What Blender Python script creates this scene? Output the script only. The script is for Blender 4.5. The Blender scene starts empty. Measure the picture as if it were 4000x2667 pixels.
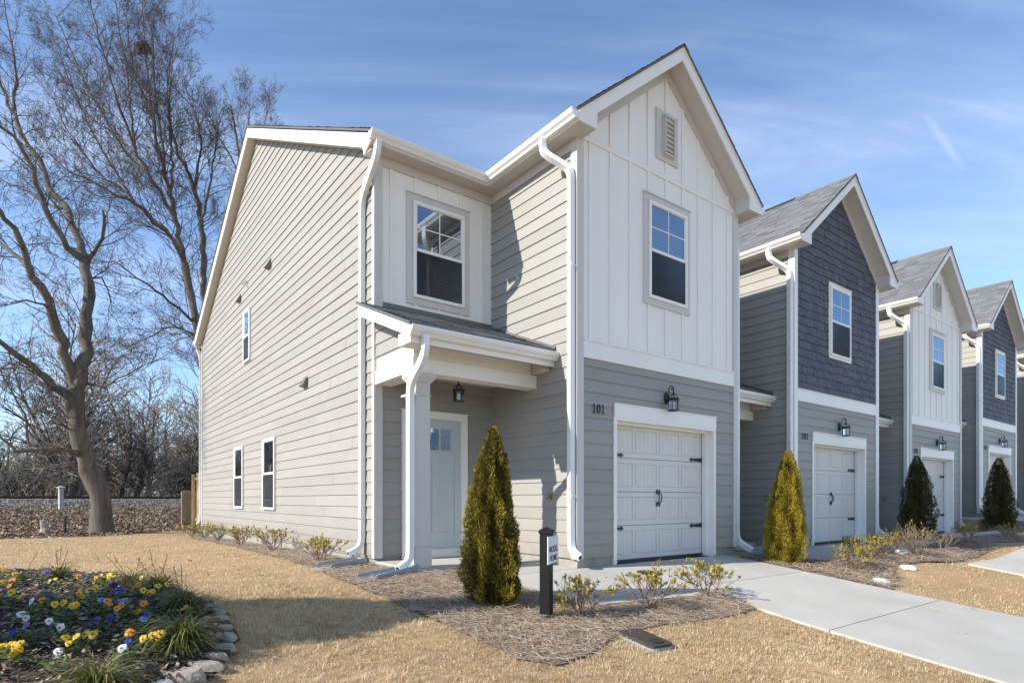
import bpy, bmesh, math, random
import numpy as np
from mathutils import Vector, Matrix, noise

R = math.radians
scene = bpy.context.scene
COL = scene.collection

# ------------------------------------------------------------------ camera
cam_d = bpy.data.cameras.new("camera")
cam = bpy.data.objects.new("camera", cam_d)
COL.objects.link(cam)
cam.location = (-5.66, -6.02, 0.897)
cam.rotation_euler = (R(90), 0, -0.6466)
cam_d.sensor_width = 36.0
cam_d.lens = 36.0 * 2339.4 / 4000.0
cam_d.shift_y = 0.1547
cam_d.clip_start = 0.05
cam_d.clip_end = 3000
scene.camera = cam

# ------------------------------------------------------------------ sky, sun, exposure
SUN_DIR = Vector((-1.0, 0.2, 0.66)).normalized()          # towards the sun
SUN_EL = math.asin(SUN_DIR.z)
SUN_AZ = math.atan2(SUN_DIR.x, SUN_DIR.y)                 # clockwise from +y
world = bpy.data.worlds.new("World")
scene.world = world
world.use_nodes = True
wn, wl = world.node_tree.nodes, world.node_tree.links
wn.clear()
out = wn.new("ShaderNodeOutputWorld")
bg = wn.new("ShaderNodeBackground")
sky = wn.new("ShaderNodeTexSky")
sky.sky_type = 'NISHITA'
sky.sun_disc = False
sky.sun_elevation = SUN_EL
sky.sun_rotation = SUN_AZ % (2 * math.pi)
sky.altitude = 1400
sky.air_density = 1.0
sky.dust_density = 0.0
sky.ozone_density = 3.0
bg.inputs['Strength'].default_value = 0.15
# thin cirrus: a flat cloud layer overhead, streaked by the wind
tc = wn.new("ShaderNodeTexCoord")
sep = wn.new("ShaderNodeSeparateXYZ")
wl.new(tc.outputs['Generated'], sep.inputs[0])
def wmath(op, a, b=None, c=None):
    n = wn.new("ShaderNodeMath"); n.operation = op
    for i, v in enumerate((a, b, c)):
        if v is None: continue
        if isinstance(v, (int, float)): n.inputs[i].default_value = v
        else: wl.new(v, n.inputs[i])
    return n.outputs[0]
zc = wmath('ADD', wmath('MAXIMUM', sep.outputs['Z'], 0.0), 0.12)
px = wmath('DIVIDE', sep.outputs['X'], zc)
py = wmath('DIVIDE', sep.outputs['Y'], zc)
comb = wn.new("ShaderNodeCombineXYZ")
wl.new(px, comb.inputs[0]); wl.new(py, comb.inputs[1])
def streak(rot, length, scale, detail, lo, hi, seed, dist=0.6):
    """noise drawn out along the wind direction rot"""
    mp = wn.new("ShaderNodeMapping"); mp.vector_type = 'TEXTURE'
    mp.inputs['Rotation'].default_value = (0, 0, R(rot))
    mp.inputs['Scale'].default_value = (length, 1, 1)
    mp.inputs['Location'].default_value = (seed, seed * 0.7, 0)
    wl.new(comb.outputs[0], mp.inputs['Vector'])
    n = wn.new("ShaderNodeTexNoise")
    n.inputs['Scale'].default_value = scale
    n.inputs['Detail'].default_value = detail
    n.inputs['Roughness'].default_value = 0.58
    n.inputs['Distortion'].default_value = dist
    wl.new(mp.outputs[0], n.inputs['Vector'])
    mr = wn.new("ShaderNodeMapRange")
    mr.interpolation_type = 'SMOOTHSTEP'
    mr.inputs['From Min'].default_value = lo
    mr.inputs['From Max'].default_value = hi
    wl.new(n.outputs['Fac'], mr.inputs['Value'])
    return mr.outputs[0]
broad = streak(-34, 2.0, 1.1, 5, 0.36, 0.74, 5.3)
fine = streak(-33, 5.0, 2.8, 8, 0.42, 0.70, 7.7, 0.8)
amount = wmath('ADD', wmath('MULTIPLY', broad, 0.20), wmath('MULTIPLY', wmath('MULTIPLY', fine, wmath('ADD', broad, 0.35)), 0.30))
# one fading vapour trail
mp = wn.new("ShaderNodeMapping"); mp.vector_type = 'TEXTURE'
mp.inputs['Location'].default_value = (1.554, 0.477, 0); mp.inputs['Rotation'].default_value = (0, 0, 0.034); mp.inputs['Scale'].default_value = (0.142, 0.012, 1)
wl.new(comb.outputs[0], mp.inputs['Vector'])
tsep = wn.new("ShaderNodeSeparateXYZ"); wl.new(mp.outputs[0], tsep.inputs[0])
tx = wmath('MAXIMUM', wmath('SUBTRACT', 1.0, wmath('POWER', wmath('ABSOLUTE', tsep.outputs['X']), 2.0)), 0.0)
ty = wmath('MAXIMUM', wmath('SUBTRACT', 1.0, wmath('ABSOLUTE', tsep.outputs['Y'])), 0.0)
amount = wmath('MULTIPLY', amount, wmath('MINIMUM', wmath('ADD', wmath('MULTIPLY', sep.outputs['Z'], 1.9), 0.12), 1.0))
amount = wmath('MINIMUM', wmath('ADD', amount, wmath('MULTIPLY', wmath('MULTIPLY', tx, ty), 0.16)), 1.0)
mix = wn.new("ShaderNodeMix"); mix.data_type = 'RGBA'
wl.new(amount, mix.inputs['Factor'])
wl.new(sky.outputs[0], mix.inputs['A'])
mix.inputs['B'].default_value = (4.3, 4.9, 6.0, 1)
wl.new(mix.outputs['Result'], bg.inputs['Color'])
wl.new(bg.outputs[0], out.inputs['Surface'])

sun_d = bpy.data.lights.new("sun", 'SUN')
sun_d.energy = 4.4
sun_d.angle = R(0.53)
sun_d.color = (1.0, 0.93, 0.83)
sun = bpy.data.objects.new("sun", sun_d)
COL.objects.link(sun)
sun.rotation_euler = SUN_DIR.to_track_quat('Z', 'Y').to_euler()

scene.view_settings.view_transform = 'Standard'
scene.view_settings.look = 'None'
scene.view_settings.exposure = 0.74
scene.view_settings.gamma = 1.0
scene.view_settings.use_curve_mapping = False
scene.render.engine = 'CYCLES'
scene.cycles.max_bounces = 8
scene.cycles.use_denoising = True
scene.cycles.transparent_max_bounces = 16

# ------------------------------------------------------------------ object helpers
def tag(o, label=None, cat=None, group=None, kind=None):
    if label: o['label'] = label
    if cat: o['category'] = cat
    if group: o['group'] = group
    if kind: o['kind'] = kind
    return o

def empty(name, loc=(0, 0, 0), rz=0.0, label=None, cat=None, group=None, parent=None):
    o = bpy.data.objects.new(name, None)
    o.empty_display_size = 0.2
    COL.objects.link(o)
    o.location = loc
    o.rotation_euler = (0, 0, rz)
    if parent: o.parent = parent
    return tag(o, label, cat, group)

def link_mesh(name, me, parent=None):
    o = bpy.data.objects.new(name, me)
    COL.objects.link(o)
    if parent: o.parent = parent
    return o

def copy_tree(o, parent=None):
    c = o.copy()
    COL.objects.link(c)
    if parent: c.parent = parent
    for ch in list(o.children):
        copy_tree(ch, c)
    return c

def np_mesh(name, verts, faces, mat, parent=None, rnd=None, smooth=False):
    """verts (N,3); faces (M,k) all of one size; rnd: one number per face"""
    verts = np.asarray(verts, np.float32).reshape(-1, 3)
    faces = np.asarray(faces, np.int32)
    M, k = faces.shape
    me = bpy.data.meshes.new(name)
    me.vertices.add(len(verts)); me.vertices.foreach_set('co', verts.ravel())
    me.loops.add(M * k); me.loops.foreach_set('vertex_index', faces.ravel())
    me.polygons.add(M)
    me.polygons.foreach_set('loop_start', np.arange(0, M * k, k, dtype=np.int32))
    me.polygons.foreach_set('loop_total', np.full(M, k, np.int32))
    if smooth: me.polygons.foreach_set('use_smooth', np.ones(M, bool))
    if rnd is not None:
        at = me.attributes.new('rnd', 'FLOAT', 'FACE')
        at.data.foreach_set('value', np.asarray(rnd, np.float32))
    me.update(calc_edges=True)
    me.materials.append(mat)
    return link_mesh(name, me, parent)

class MB:
    """collects shapes, builds ONE mesh object. fm maps (u, out, z) of a wall to x,y,z."""
    def __init__(self, fm=None):
        self.v = []; self.f = []; self.r = []; self.fm = fm; self.m = []; self.mi = 0
    def add(self, pts, faces, rnd=0.5):
        b = len(self.v)
        if self.fm: pts = [self.fm(*p) for p in pts]
        self.v += [tuple(p) for p in pts]
        for f in faces:
            self.f.append(tuple(b + i for i in f)); self.r.append(rnd); self.m.append(self.mi)
    def box(self, a0, a1, b0, b1, c0, c1, rnd=0.5):
        p = [(a, b, c) for a in (a0, a1) for b in (b0, b1) for c in (c0, c1)]
        self.add(p, [(0, 1, 3, 2), (4, 6, 7, 5), (0, 4, 5, 1), (2, 3, 7, 6), (0, 2, 6, 4), (1, 5, 7, 3)], rnd)
    def prism(self, poly, b0, b1, rnd=0.5):
        """poly in (a, c); extruded along b"""
        n = len(poly)
        p = [(a, b0, c) for a, c in poly] + [(a, b1, c) for a, c in poly]
        f = [tuple(range(n)), tuple(range(2 * n - 1, n - 1, -1))]
        f += [(i, (i + 1) % n, n + (i + 1) % n, n + i) for i in range(n)]
        self.add(p, f, rnd)
    def flat(self, poly, z0, z1, rnd=0.5):
        n = len(poly)
        p = [(x, y, z0) for x, y in poly] + [(x, y, z1) for x, y in poly]
        f = [tuple(range(n)), tuple(range(2 * n - 1, n - 1, -1))]
        f += [(i, (i + 1) % n, n + (i + 1) % n, n + i) for i in range(n)]
        self.add(p, f, rnd)
    def hexa(self, p8, rnd=0.5):
        self.add(p8, [(0, 1, 2, 3), (7, 6, 5, 4), (0, 4, 5, 1), (1, 5, 6, 2), (2, 6, 7, 3), (3, 7, 4, 0)], rnd)
    def tube(self, pts, rad, n=8, cap=True, rnd=0.5):
        pts = [Vector(p) for p in pts]
        if not hasattr(rad, '__len__'): rad = [rad] * len(pts)
        ref = None; P = []
        for i, p in enumerate(pts):
            t = (pts[min(i + 1, len(pts) - 1)] - pts[max(i - 1, 0)]).normalized()
            if ref is None:
                ref = Vector((0, 0, 1)) if abs(t.z) < 0.9 else Vector((1, 0, 0))
            s = t.cross(ref).normalized(); u = s.cross(t).normalized(); ref = u
            for k in range(n):
                a = 2 * math.pi * k / n
                P.append(p + s * math.cos(a) * rad[i] + u * math.sin(a) * rad[i])
        F = []
        for i in range(len(pts) - 1):
            for k in range(n):
                F.append((i * n + k, i * n + (k + 1) % n, (i + 1) * n + (k + 1) % n, (i + 1) * n + k))
        if cap:
            F.append(tuple(range(n - 1, -1, -1))); F.append(tuple((len(pts) - 1) * n + k for k in range(n)))
        self.add(P, F, rnd)
    def sweep(self, pts, w, d, ref, rnd=0.5):
        """rectangular pipe; w along ref, d across it"""
        pts = [Vector(p) for p in pts]; ref = Vector(ref)
        P = []
        for i, p in enumerate(pts):
            a = (pts[i] - pts[i - 1]).normalized() if i else None
            b = (pts[i + 1] - pts[i]).normalized() if i < len(pts) - 1 else None
            t = (a + b).normalized() if a and b else (a or b)
            s = (ref - t * ref.dot(t)).normalized(); u = s.cross(t).normalized()
            k = 1.0
            if a and b: k = 1.0 / max(0.5, math.sqrt((1 + a.dot(b)) / 2))
            for x, y in ((-1, -1), (1, -1), (1, 1), (-1, 1)):
                P.append(p + s * (x * w / 2) + u * (y * d / 2 * k))
        F = []
        for i in range(len(pts) - 1):
            for k in range(4):
                F.append((i * 4 + k, i * 4 + (k + 1) % 4, (i + 1) * 4 + (k + 1) % 4, (i + 1) * 4 + k))
        F.append((3, 2, 1, 0)); e = (len(pts) - 1) * 4; F.append((e, e + 1, e + 2, e + 3))
        self.add(P, F, rnd)
    def lathe(self, prof, cx, cy, n=12, rnd=0.5):
        P = []; F = []
        for r, z in prof:
            for k in range(n):
                a = 2 * math.pi * k / n
                P.append((cx + r * math.cos(a), cy + r * math.sin(a), z))
        for i in range(len(prof) - 1):
            for k in range(n):
                F.append((i * n + k, i * n + (k + 1) % n, (i + 1) * n + (k + 1) % n, (i + 1) * n + k))
        F.append(tuple(range(n - 1, -1, -1))); F.append(tuple((len(prof) - 1) * n + k for k in range(n)))
        self.add(P, F, rnd)
    def build(self, name, mat, parent=None, smooth=False, bevel=0.0):
        me = bpy.data.meshes.new(name)
        me.from_pydata(self.v, [], self.f)
        at = me.attributes.new('rnd', 'FLOAT', 'FACE')
        at.data.foreach_set('value', self.r)
        for m in (mat if isinstance(mat, (list, tuple)) else [mat]): me.materials.append(m)
        me.polygons.foreach_set('material_index', self.m)
        if smooth: me.polygons.foreach_set('use_smooth', [True] * len(me.polygons))
        bm = bmesh.new(); bm.from_mesh(me)
        bmesh.ops.recalc_face_normals(bm, faces=bm.faces)
        if bevel > 0:
            bmesh.ops.remove_doubles(bm, verts=bm.verts, dist=1e-5)
            es = [e for e in bm.edges if len(e.link_faces) == 2 and e.calc_face_angle(0) > 0.6]
            bmesh.ops.bevel(bm, geom=es, offset=bevel, segments=1, affect='EDGES', clamp_overlap=True)
        bm.to_mesh(me); bm.free()
        me.update()
        return link_mesh(name, me, parent)

# ------------------------------------------------------------------ materials
def mat(name, col, rough=0.6, var=0.06, vscale=3.0, bump=0.0, bscale=40.0, rvar=0.0, spec=0.5, metal=0.0,
        hue=None, streak=None, detail=4, coat=0.0, trans=0.0):
    """col varies with an object-space noise (var) and per face (rvar); hue: second colour mixed by the noise"""
    m = bpy.data.materials.new(name); m.use_nodes = True
    nt = m.node_tree; n = nt.nodes; l = nt.links
    b = n['Principled BSDF']
    b.inputs['Roughness'].default_value = rough
    b.inputs['Metallic'].default_value = metal
    b.inputs['Specular IOR Level'].default_value = spec
    if coat: b.inputs['Coat Weight'].default_value = coat
    tco = n.new('ShaderNodeTexCoord')
    vec = tco.outputs['Object']
    if streak:
        mp = n.new('ShaderNodeMapping'); mp.inputs['Scale'].default_value = streak
        l.new(vec, mp.inputs[0]); vec = mp.outputs[0]
    nz = n.new('ShaderNodeTexNoise'); nz.inputs['Scale'].default_value = vscale; nz.inputs['Detail'].default_value = detail
    nz.inputs['Roughness'].default_value = 0.6
    l.new(vec, nz.inputs['Vector'])
    ramp = n.new('ShaderNodeMapRange'); ramp.inputs['From Min'].default_value = 0.28; ramp.inputs['From Max'].default_value = 0.72
    l.new(nz.outputs['Fac'], ramp.inputs['Value'])
    mx = n.new('ShaderNodeMix'); mx.data_type = 'RGBA'
    c2 = hue if hue else tuple(c * (1 - var) for c in col)
    c1 = col if hue else tuple(min(1, c * (1 + var)) for c in col)
    mx.inputs['A'].default_value = (*c1, 1); mx.inputs['B'].default_value = (*c2, 1)
    l.new(ramp.outputs[0], mx.inputs['Factor'])
    cur = mx.outputs['Result']
    if rvar:
        at = n.new('ShaderNodeAttribute'); at.attribute_name = 'rnd'
        mr = n.new('ShaderNodeMapRange'); mr.inputs['To Min'].default_value = 1 - rvar; mr.inputs['To Max'].default_value = 1 + rvar
        l.new(at.outputs['Fac'], mr.inputs['Value'])
        mu = n.new('ShaderNodeVectorMath'); mu.operation = 'SCALE'
        l.new(cur, mu.inputs[0]); l.new(mr.outputs[0], mu.inputs['Scale'])
        cur = mu.outputs[0]
    l.new(cur, b.inputs['Base Color'])
    if bump:
        nb = n.new('ShaderNodeTexNoise'); nb.inputs['Scale'].default_value = bscale; nb.inputs['Detail'].default_value = 5
        l.new(vec, nb.inputs['Vector'])
        bp = n.new('ShaderNodeBump'); bp.inputs['Strength'].default_value = bump; bp.inputs['Distance'].default_value = 0.01
        l.new(nb.outputs['Fac'], bp.inputs['Height']); l.new(bp.outputs[0], b.inputs['Normal'])
    if trans:
        tr = n.new('ShaderNodeBsdfTranslucent'); l.new(cur, tr.inputs['Color'])
        ms = n.new('ShaderNodeMixShader'); ms.inputs['Fac'].default_value = trans
        l.new(b.outputs[0], ms.inputs[1]); l.new(tr.outputs[0], ms.inputs[2])
        l.new(ms.outputs[0], n['Material Output'].inputs['Surface'])
    return m

def ramp_mat(name, stops, rough=0.8, trans=0.0, spec=0.3, nscale=0.0, namt=0.0):
    """colour picked per face from stops by the 'rnd' attribute"""
    m = bpy.data.materials.new(name); m.use_nodes = True
    nt = m.node_tree; n = nt.nodes; l = nt.links; b = n['Principled BSDF']
    b.inputs['Roughness'].default_value = rough; b.inputs['Specular IOR Level'].default_value = spec
    at = n.new('ShaderNodeAttribute'); at.attribute_name = 'rnd'
    cr = n.new('ShaderNodeValToRGB')
    e = cr.color_ramp.elements
    e[0].position = stops[0][0]; e[0].color = (*stops[0][1], 1)
    e[1].position = stops[-1][0]; e[1].color = (*stops[-1][1], 1)
    for p, c in stops[1:-1]:
        x = e.new(p); x.color = (*c, 1)
    l.new(at.outputs['Fac'], cr.inputs['Fac']); cur = cr.outputs['Color']
    if namt:
        tco = n.new('ShaderNodeTexCoord'); nz = n.new('ShaderNodeTexNoise'); nz.inputs['Scale'].default_value = nscale; nz.inputs['Detail'].default_value = 4
        l.new(tco.outputs['Object'], nz.inputs['Vector'])
        mr = n.new('ShaderNodeMapRange'); mr.inputs['From Min'].default_value = 0.3; mr.inputs['From Max'].default_value = 0.7
        mr.inputs['To Min'].default_value = 1 - namt; mr.inputs['To Max'].default_value = 1 + namt
        l.new(nz.outputs['Fac'], mr.inputs['Value'])
        mu = n.new('ShaderNodeVectorMath'); mu.operation = 'SCALE'
        l.new(cur, mu.inputs[0]); l.new(mr.outputs[0], mu.inputs['Scale']); cur = mu.outputs[0]
    l.new(cur, b.inputs['Base Color'])
    if trans:
        tr = n.new('ShaderNodeBsdfTranslucent'); l.new(cur, tr.inputs['Color'])
        ms = n.new('ShaderNodeMixShader'); ms.inputs['Fac'].default_value = trans
        l.new(b.outputs[0], ms.inputs[1]); l.new(tr.outputs[0], ms.inputs[2])
        l.new(ms.outputs[0], n['Material Output'].inputs['Surface'])
    return m

def glass_mat(name, tint=(0.9, 0.95, 0.95), ior=1.9, rough=0.0):
    m = bpy.data.materials.new(name); m.use_nodes = True
    n = m.node_tree.nodes; l = m.node_tree.links; n.remove(n['Principled BSDF'])
    fr = n.new('ShaderNodeFresnel'); fr.inputs['IOR'].default_value = ior
    tr = n.new('ShaderNodeBsdfTransparent'); tr.inputs['Color'].default_value = (*tint, 1)
    gl = n.new('ShaderNodeBsdfGlossy'); gl.inputs['Roughness'].default_value = rough; gl.inputs['Color'].default_value = (0.70, 0.84, 1.0, 1)
    tco = n.new('ShaderNodeTexCoord'); nz = n.new('ShaderNodeTexNoise'); nz.inputs['Scale'].default_value = 1.3
    bp = n.new('ShaderNodeBump'); bp.inputs['Strength'].default_value = 0.02; bp.inputs['Distance'].default_value = 0.05
    l.new(tco.outputs['Object'], nz.inputs['Vector']); l.new(nz.outputs['Fac'], bp.inputs['Height']); l.new(bp.outputs[0], gl.inputs['Normal'])
    ms = n.new('ShaderNodeMixShader')
    l.new(fr.outputs[0], ms.inputs['Fac']); l.new(tr.outputs[0], ms.inputs[1]); l.new(gl.outputs[0], ms.inputs[2])
    l.new(ms.outputs[0], n['Material Output'].inputs['Surface'])
    return m

MT = {}
MT['siding'] = mat('greige_siding_paint', (0.303, 0.292, 0.266), 0.6, 0.05, 1.2, bump=0.05, bscale=60, rvar=0.05, streak=(1, 1, 6), detail=8)
def dirt(m, col, z_hi, amt):
    nt = m.node_tree; n = nt.nodes; l = nt.links; b = n['Principled BSDF']
    src = b.inputs['Base Color'].links[0].from_socket
    tco = n.new('ShaderNodeTexCoord'); sp = n.new('ShaderNodeSeparateXYZ'); l.new(tco.outputs['Object'], sp.inputs[0])
    nz = n.new('ShaderNodeTexNoise'); nz.inputs['Scale'].default_value = 7.0; nz.inputs['Detail'].default_value = 8; l.new(tco.outputs['Object'], nz.inputs['Vector'])
    a = n.new('ShaderNodeMapRange'); a.inputs['From Min'].default_value = z_hi; a.inputs['From Max'].default_value = 0.05; l.new(sp.outputs['Z'], a.inputs['Value'])
    mu = n.new('ShaderNodeMath'); mu.operation = 'MULTIPLY'; l.new(a.outputs[0], mu.inputs[0]); l.new(nz.outputs['Fac'], mu.inputs[1])
    m2 = n.new('ShaderNodeMath'); m2.operation = 'MULTIPLY'; l.new(mu.outputs[0], m2.inputs[0]); m2.inputs[1].default_value = amt
    mx = n.new('ShaderNodeMix'); mx.data_type = 'RGBA'; l.new(m2.outputs[0], mx.inputs['Factor']); l.new(src, mx.inputs['A']); mx.inputs['B'].default_value = (*col, 1)
    l.new(mx.outputs['Result'], b.inputs['Base Color'])
dirt(MT['siding'], (0.20, 0.14, 0.09), 0.55, 0.75)
MT['white'] = mat('white_trim_paint', (0.81, 0.785, 0.74), 0.45, 0.03, 2.0, bump=0.02, bscale=50)
MT['board'] = mat('white_board_paint', (0.82, 0.79, 0.735), 0.55, 0.04, 1.6, bump=0.03, bscale=60, streak=(1, 1, 0.3))
MT['greige'] = mat('greige_trim_paint', (0.58, 0.55, 0.515), 0.55, 0.04, 2.0, bump=0.02)
MT['soffit'] = mat('soffit_paint', (0.56, 0.53, 0.49), 0.6, 0.04, 2.0)
MT['gutter'] = mat('gutter_aluminium', (0.78, 0.77, 0.75), 0.35, 0.03, 3.0)
MT['shake'] = mat('slate_shake_paint', (0.078, 0.083, 0.104), 0.7, 0.12, 6.0, bump=0.25, bscale=30, rvar=0.22, streak=(6, 6, 0.8))
MT['shingle'] = mat('asphalt_shingle', (0.145, 0.150, 0.156), 0.9, 0.22, 30, bump=0.4, bscale=160, rvar=0.2)
MT['ridge'] = mat('dark_ridge_shingle', (0.03, 0.03, 0.032), 0.9, 0.25, 30, bump=0.3, bscale=160, rvar=0.3)
MT['concrete'] = mat('foundation_concrete', (0.30, 0.285, 0.25), 0.85, 0.2, 5, bump=0.3, bscale=40)
MT['slab'] = mat('pale_driveway_concrete', (0.49, 0.472, 0.428), 0.85, 0.10, 0.9, bump=0.25, bscale=120, detail=12, hue=(0.375, 0.355, 0.312), rvar=0.06)
MT['black'] = mat('black_iron', (0.012, 0.013, 0.015), 0.4, 0.2, 20)
MT['blackpost'] = mat('black_post_paint', (0.008, 0.008, 0.008), 0.5, 0.2, 8, bump=0.05, spec=0.25)
MT['door'] = mat('pale_blue_door_paint', (0.48, 0.525, 0.53), 0.4, 0.03, 3)
MT['dooredge'] = mat('white_garage_door', (0.64, 0.615, 0.575), 0.5, 0.03, 3, bump=0.04, bscale=80, streak=(1, 1, 0.2))
MT['vent'] = mat('grey_vent_metal', (0.14, 0.13, 0.12), 0.5, 0.15, 9)
MT['steel'] = mat('steel', (0.5, 0.5, 0.5), 0.3, 0.1, 9, metal=1.0)
MT['brass'] = mat('brass', (0.5, 0.36, 0.18), 0.35, 0.1, 9, metal=1.0)
MT['glass'] = glass_mat('window_glass', ior=3.8)
MT['lampglass'] = glass_mat('lamp_glass', (0.97, 0.98, 0.98), 1.7)
MT['candle'] = mat('cream_candle', (0.82, 0.78, 0.66), 0.5)
MT['screen'] = mat('insect_screen_and_hall_dark', (0.022, 0.022, 0.024), 0.7, 0.1, 200)
MT['curtain'] = mat('curtain_cloth', (0.42, 0.36, 0.36), 0.9, 0.4, 14, streak=(1, 1, 0.1))
MT['plastic'] = mat('blue_grey_plastic', (0.27, 0.32, 0.36), 0.5, 0.06, 6)
MT['sign'] = mat('white_sign_panel', (0.72, 0.73, 0.78), 0.35, 0.03, 3)
MT['ink'] = mat('dark_ink', (0.02, 0.03, 0.06), 0.5)
MT['lidbrown'] = mat('weathered_brown_lid', (0.05, 0.038, 0.028), 0.7, 0.4, 30, bump=0.5, bscale=60)
MT['lidblack'] = mat('black_lid_plug', (0.02, 0.022, 0.02), 0.5)
MT['wood'] = mat('new_pine_fence', (0.46, 0.34, 0.19), 0.75, 0.18, 5, bump=0.15, bscale=40, rvar=0.15, streak=(5, 5, 0.5))
MT['note'] = mat('blue_door_notice', (0.10, 0.22, 0.42), 0.5)
MT['rust'] = mat('rusty_rail', (0.06, 0.04, 0.032), 0.75, 0.3, 12)
MT['marker'] = mat('white_marker_post', (0.44, 0.42, 0.41), 0.8, 0.2, 6)

def blind_mat():
    m = bpy.data.materials.new('window_blind'); m.use_nodes = True
    n = m.node_tree.nodes; l = m.node_tree.links; b = n['Principled BSDF']; b.inputs['Roughness'].default_value = 0.6
    tco = n.new('ShaderNodeTexCoord'); sp = n.new('ShaderNodeSeparateXYZ'); l.new(tco.outputs['Object'], sp.inputs[0])
    a = n.new('ShaderNodeMath'); a.operation = 'MULTIPLY'; a.inputs[1].default_value = 1 / 0.055; l.new(sp.outputs['Z'], a.inputs[0])
    f = n.new('ShaderNodeMath'); f.operation = 'FRACT'; l.new(a.outputs[0], f.inputs[0])
    cr = n.new('ShaderNodeValToRGB'); e = cr.color_ramp.elements
    e[0].position = 0.0; e[0].color = (0.004, 0.005, 0.006, 1); e[1].position = 1.0; e[1].color = (0.05, 0.055, 0.06, 1)
    x = e.new(0.35); x.color = (0.008, 0.009, 0.01, 1); x = e.new(0.45); x.color = (0.06, 0.065, 0.07, 1)
    l.new(f.outputs[0], cr.inputs['Fac']); l.new(cr.outputs[0], b.inputs['Base Color'])
    return m
MT['blind'] = blind_mat()

# ------------------------------------------------------------------ terrain height
def sm(a, b, x):
    t = min(1.0, max(0.0, (x - a) / (b - a))); return t * t * (3 - 2 * t)
BANK = [(17.0, -0.275), (18.5, -0.24), (22, -0.05), (27, 0.22), (31, 0.5), (34.0, 0.9), (40, 0.93), (46, 0.25), (62, 0.0), (90, 0.0)]
def G(x, y):
    k = 0.5
    m = 0.0 if y > k else (y if y < -k else -(k - y) ** 2 / (4 * k))
    m = max(m, -9.0)
    z = 0.11 * m - 0.05
    if y > 4: z -= 0.0164 * min(13.0, y - 4)
    z += 0.13 * sm(3.7, 6.2, x) * sm(-0.3, -1.3, y) * sm(-9, -4, y) + 0.10 * sm(8, 10, x) * sm(0.0, -1.0, y) * sm(-9, -4, y)
    z += 0.38 * sm(15.0, 16.5, x) * sm(-2.2, -0.3, y)
    return z
def Gb(x, y):
    for (a, za), (b, zb) in zip(BANK, BANK[1:]):
        if a <= y <= b:
            t = (y - a) / (b - a); return za + (zb - za) * t
    return BANK[-1][1] if y > 50 else BANK[0][1]
# ------------------------------------------------------------------ houses
S = 0.178                      # exposed height of one siding course
def front(y0):  return lambda u, o, z: (u, y0 - o, z)
def leftw(x0):  return lambda u, o, z: (x0 - o, u, z)      # wall that faces -x
def rightw(x0): return lambda u, o, z: (x0 + o, u, z)

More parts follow.
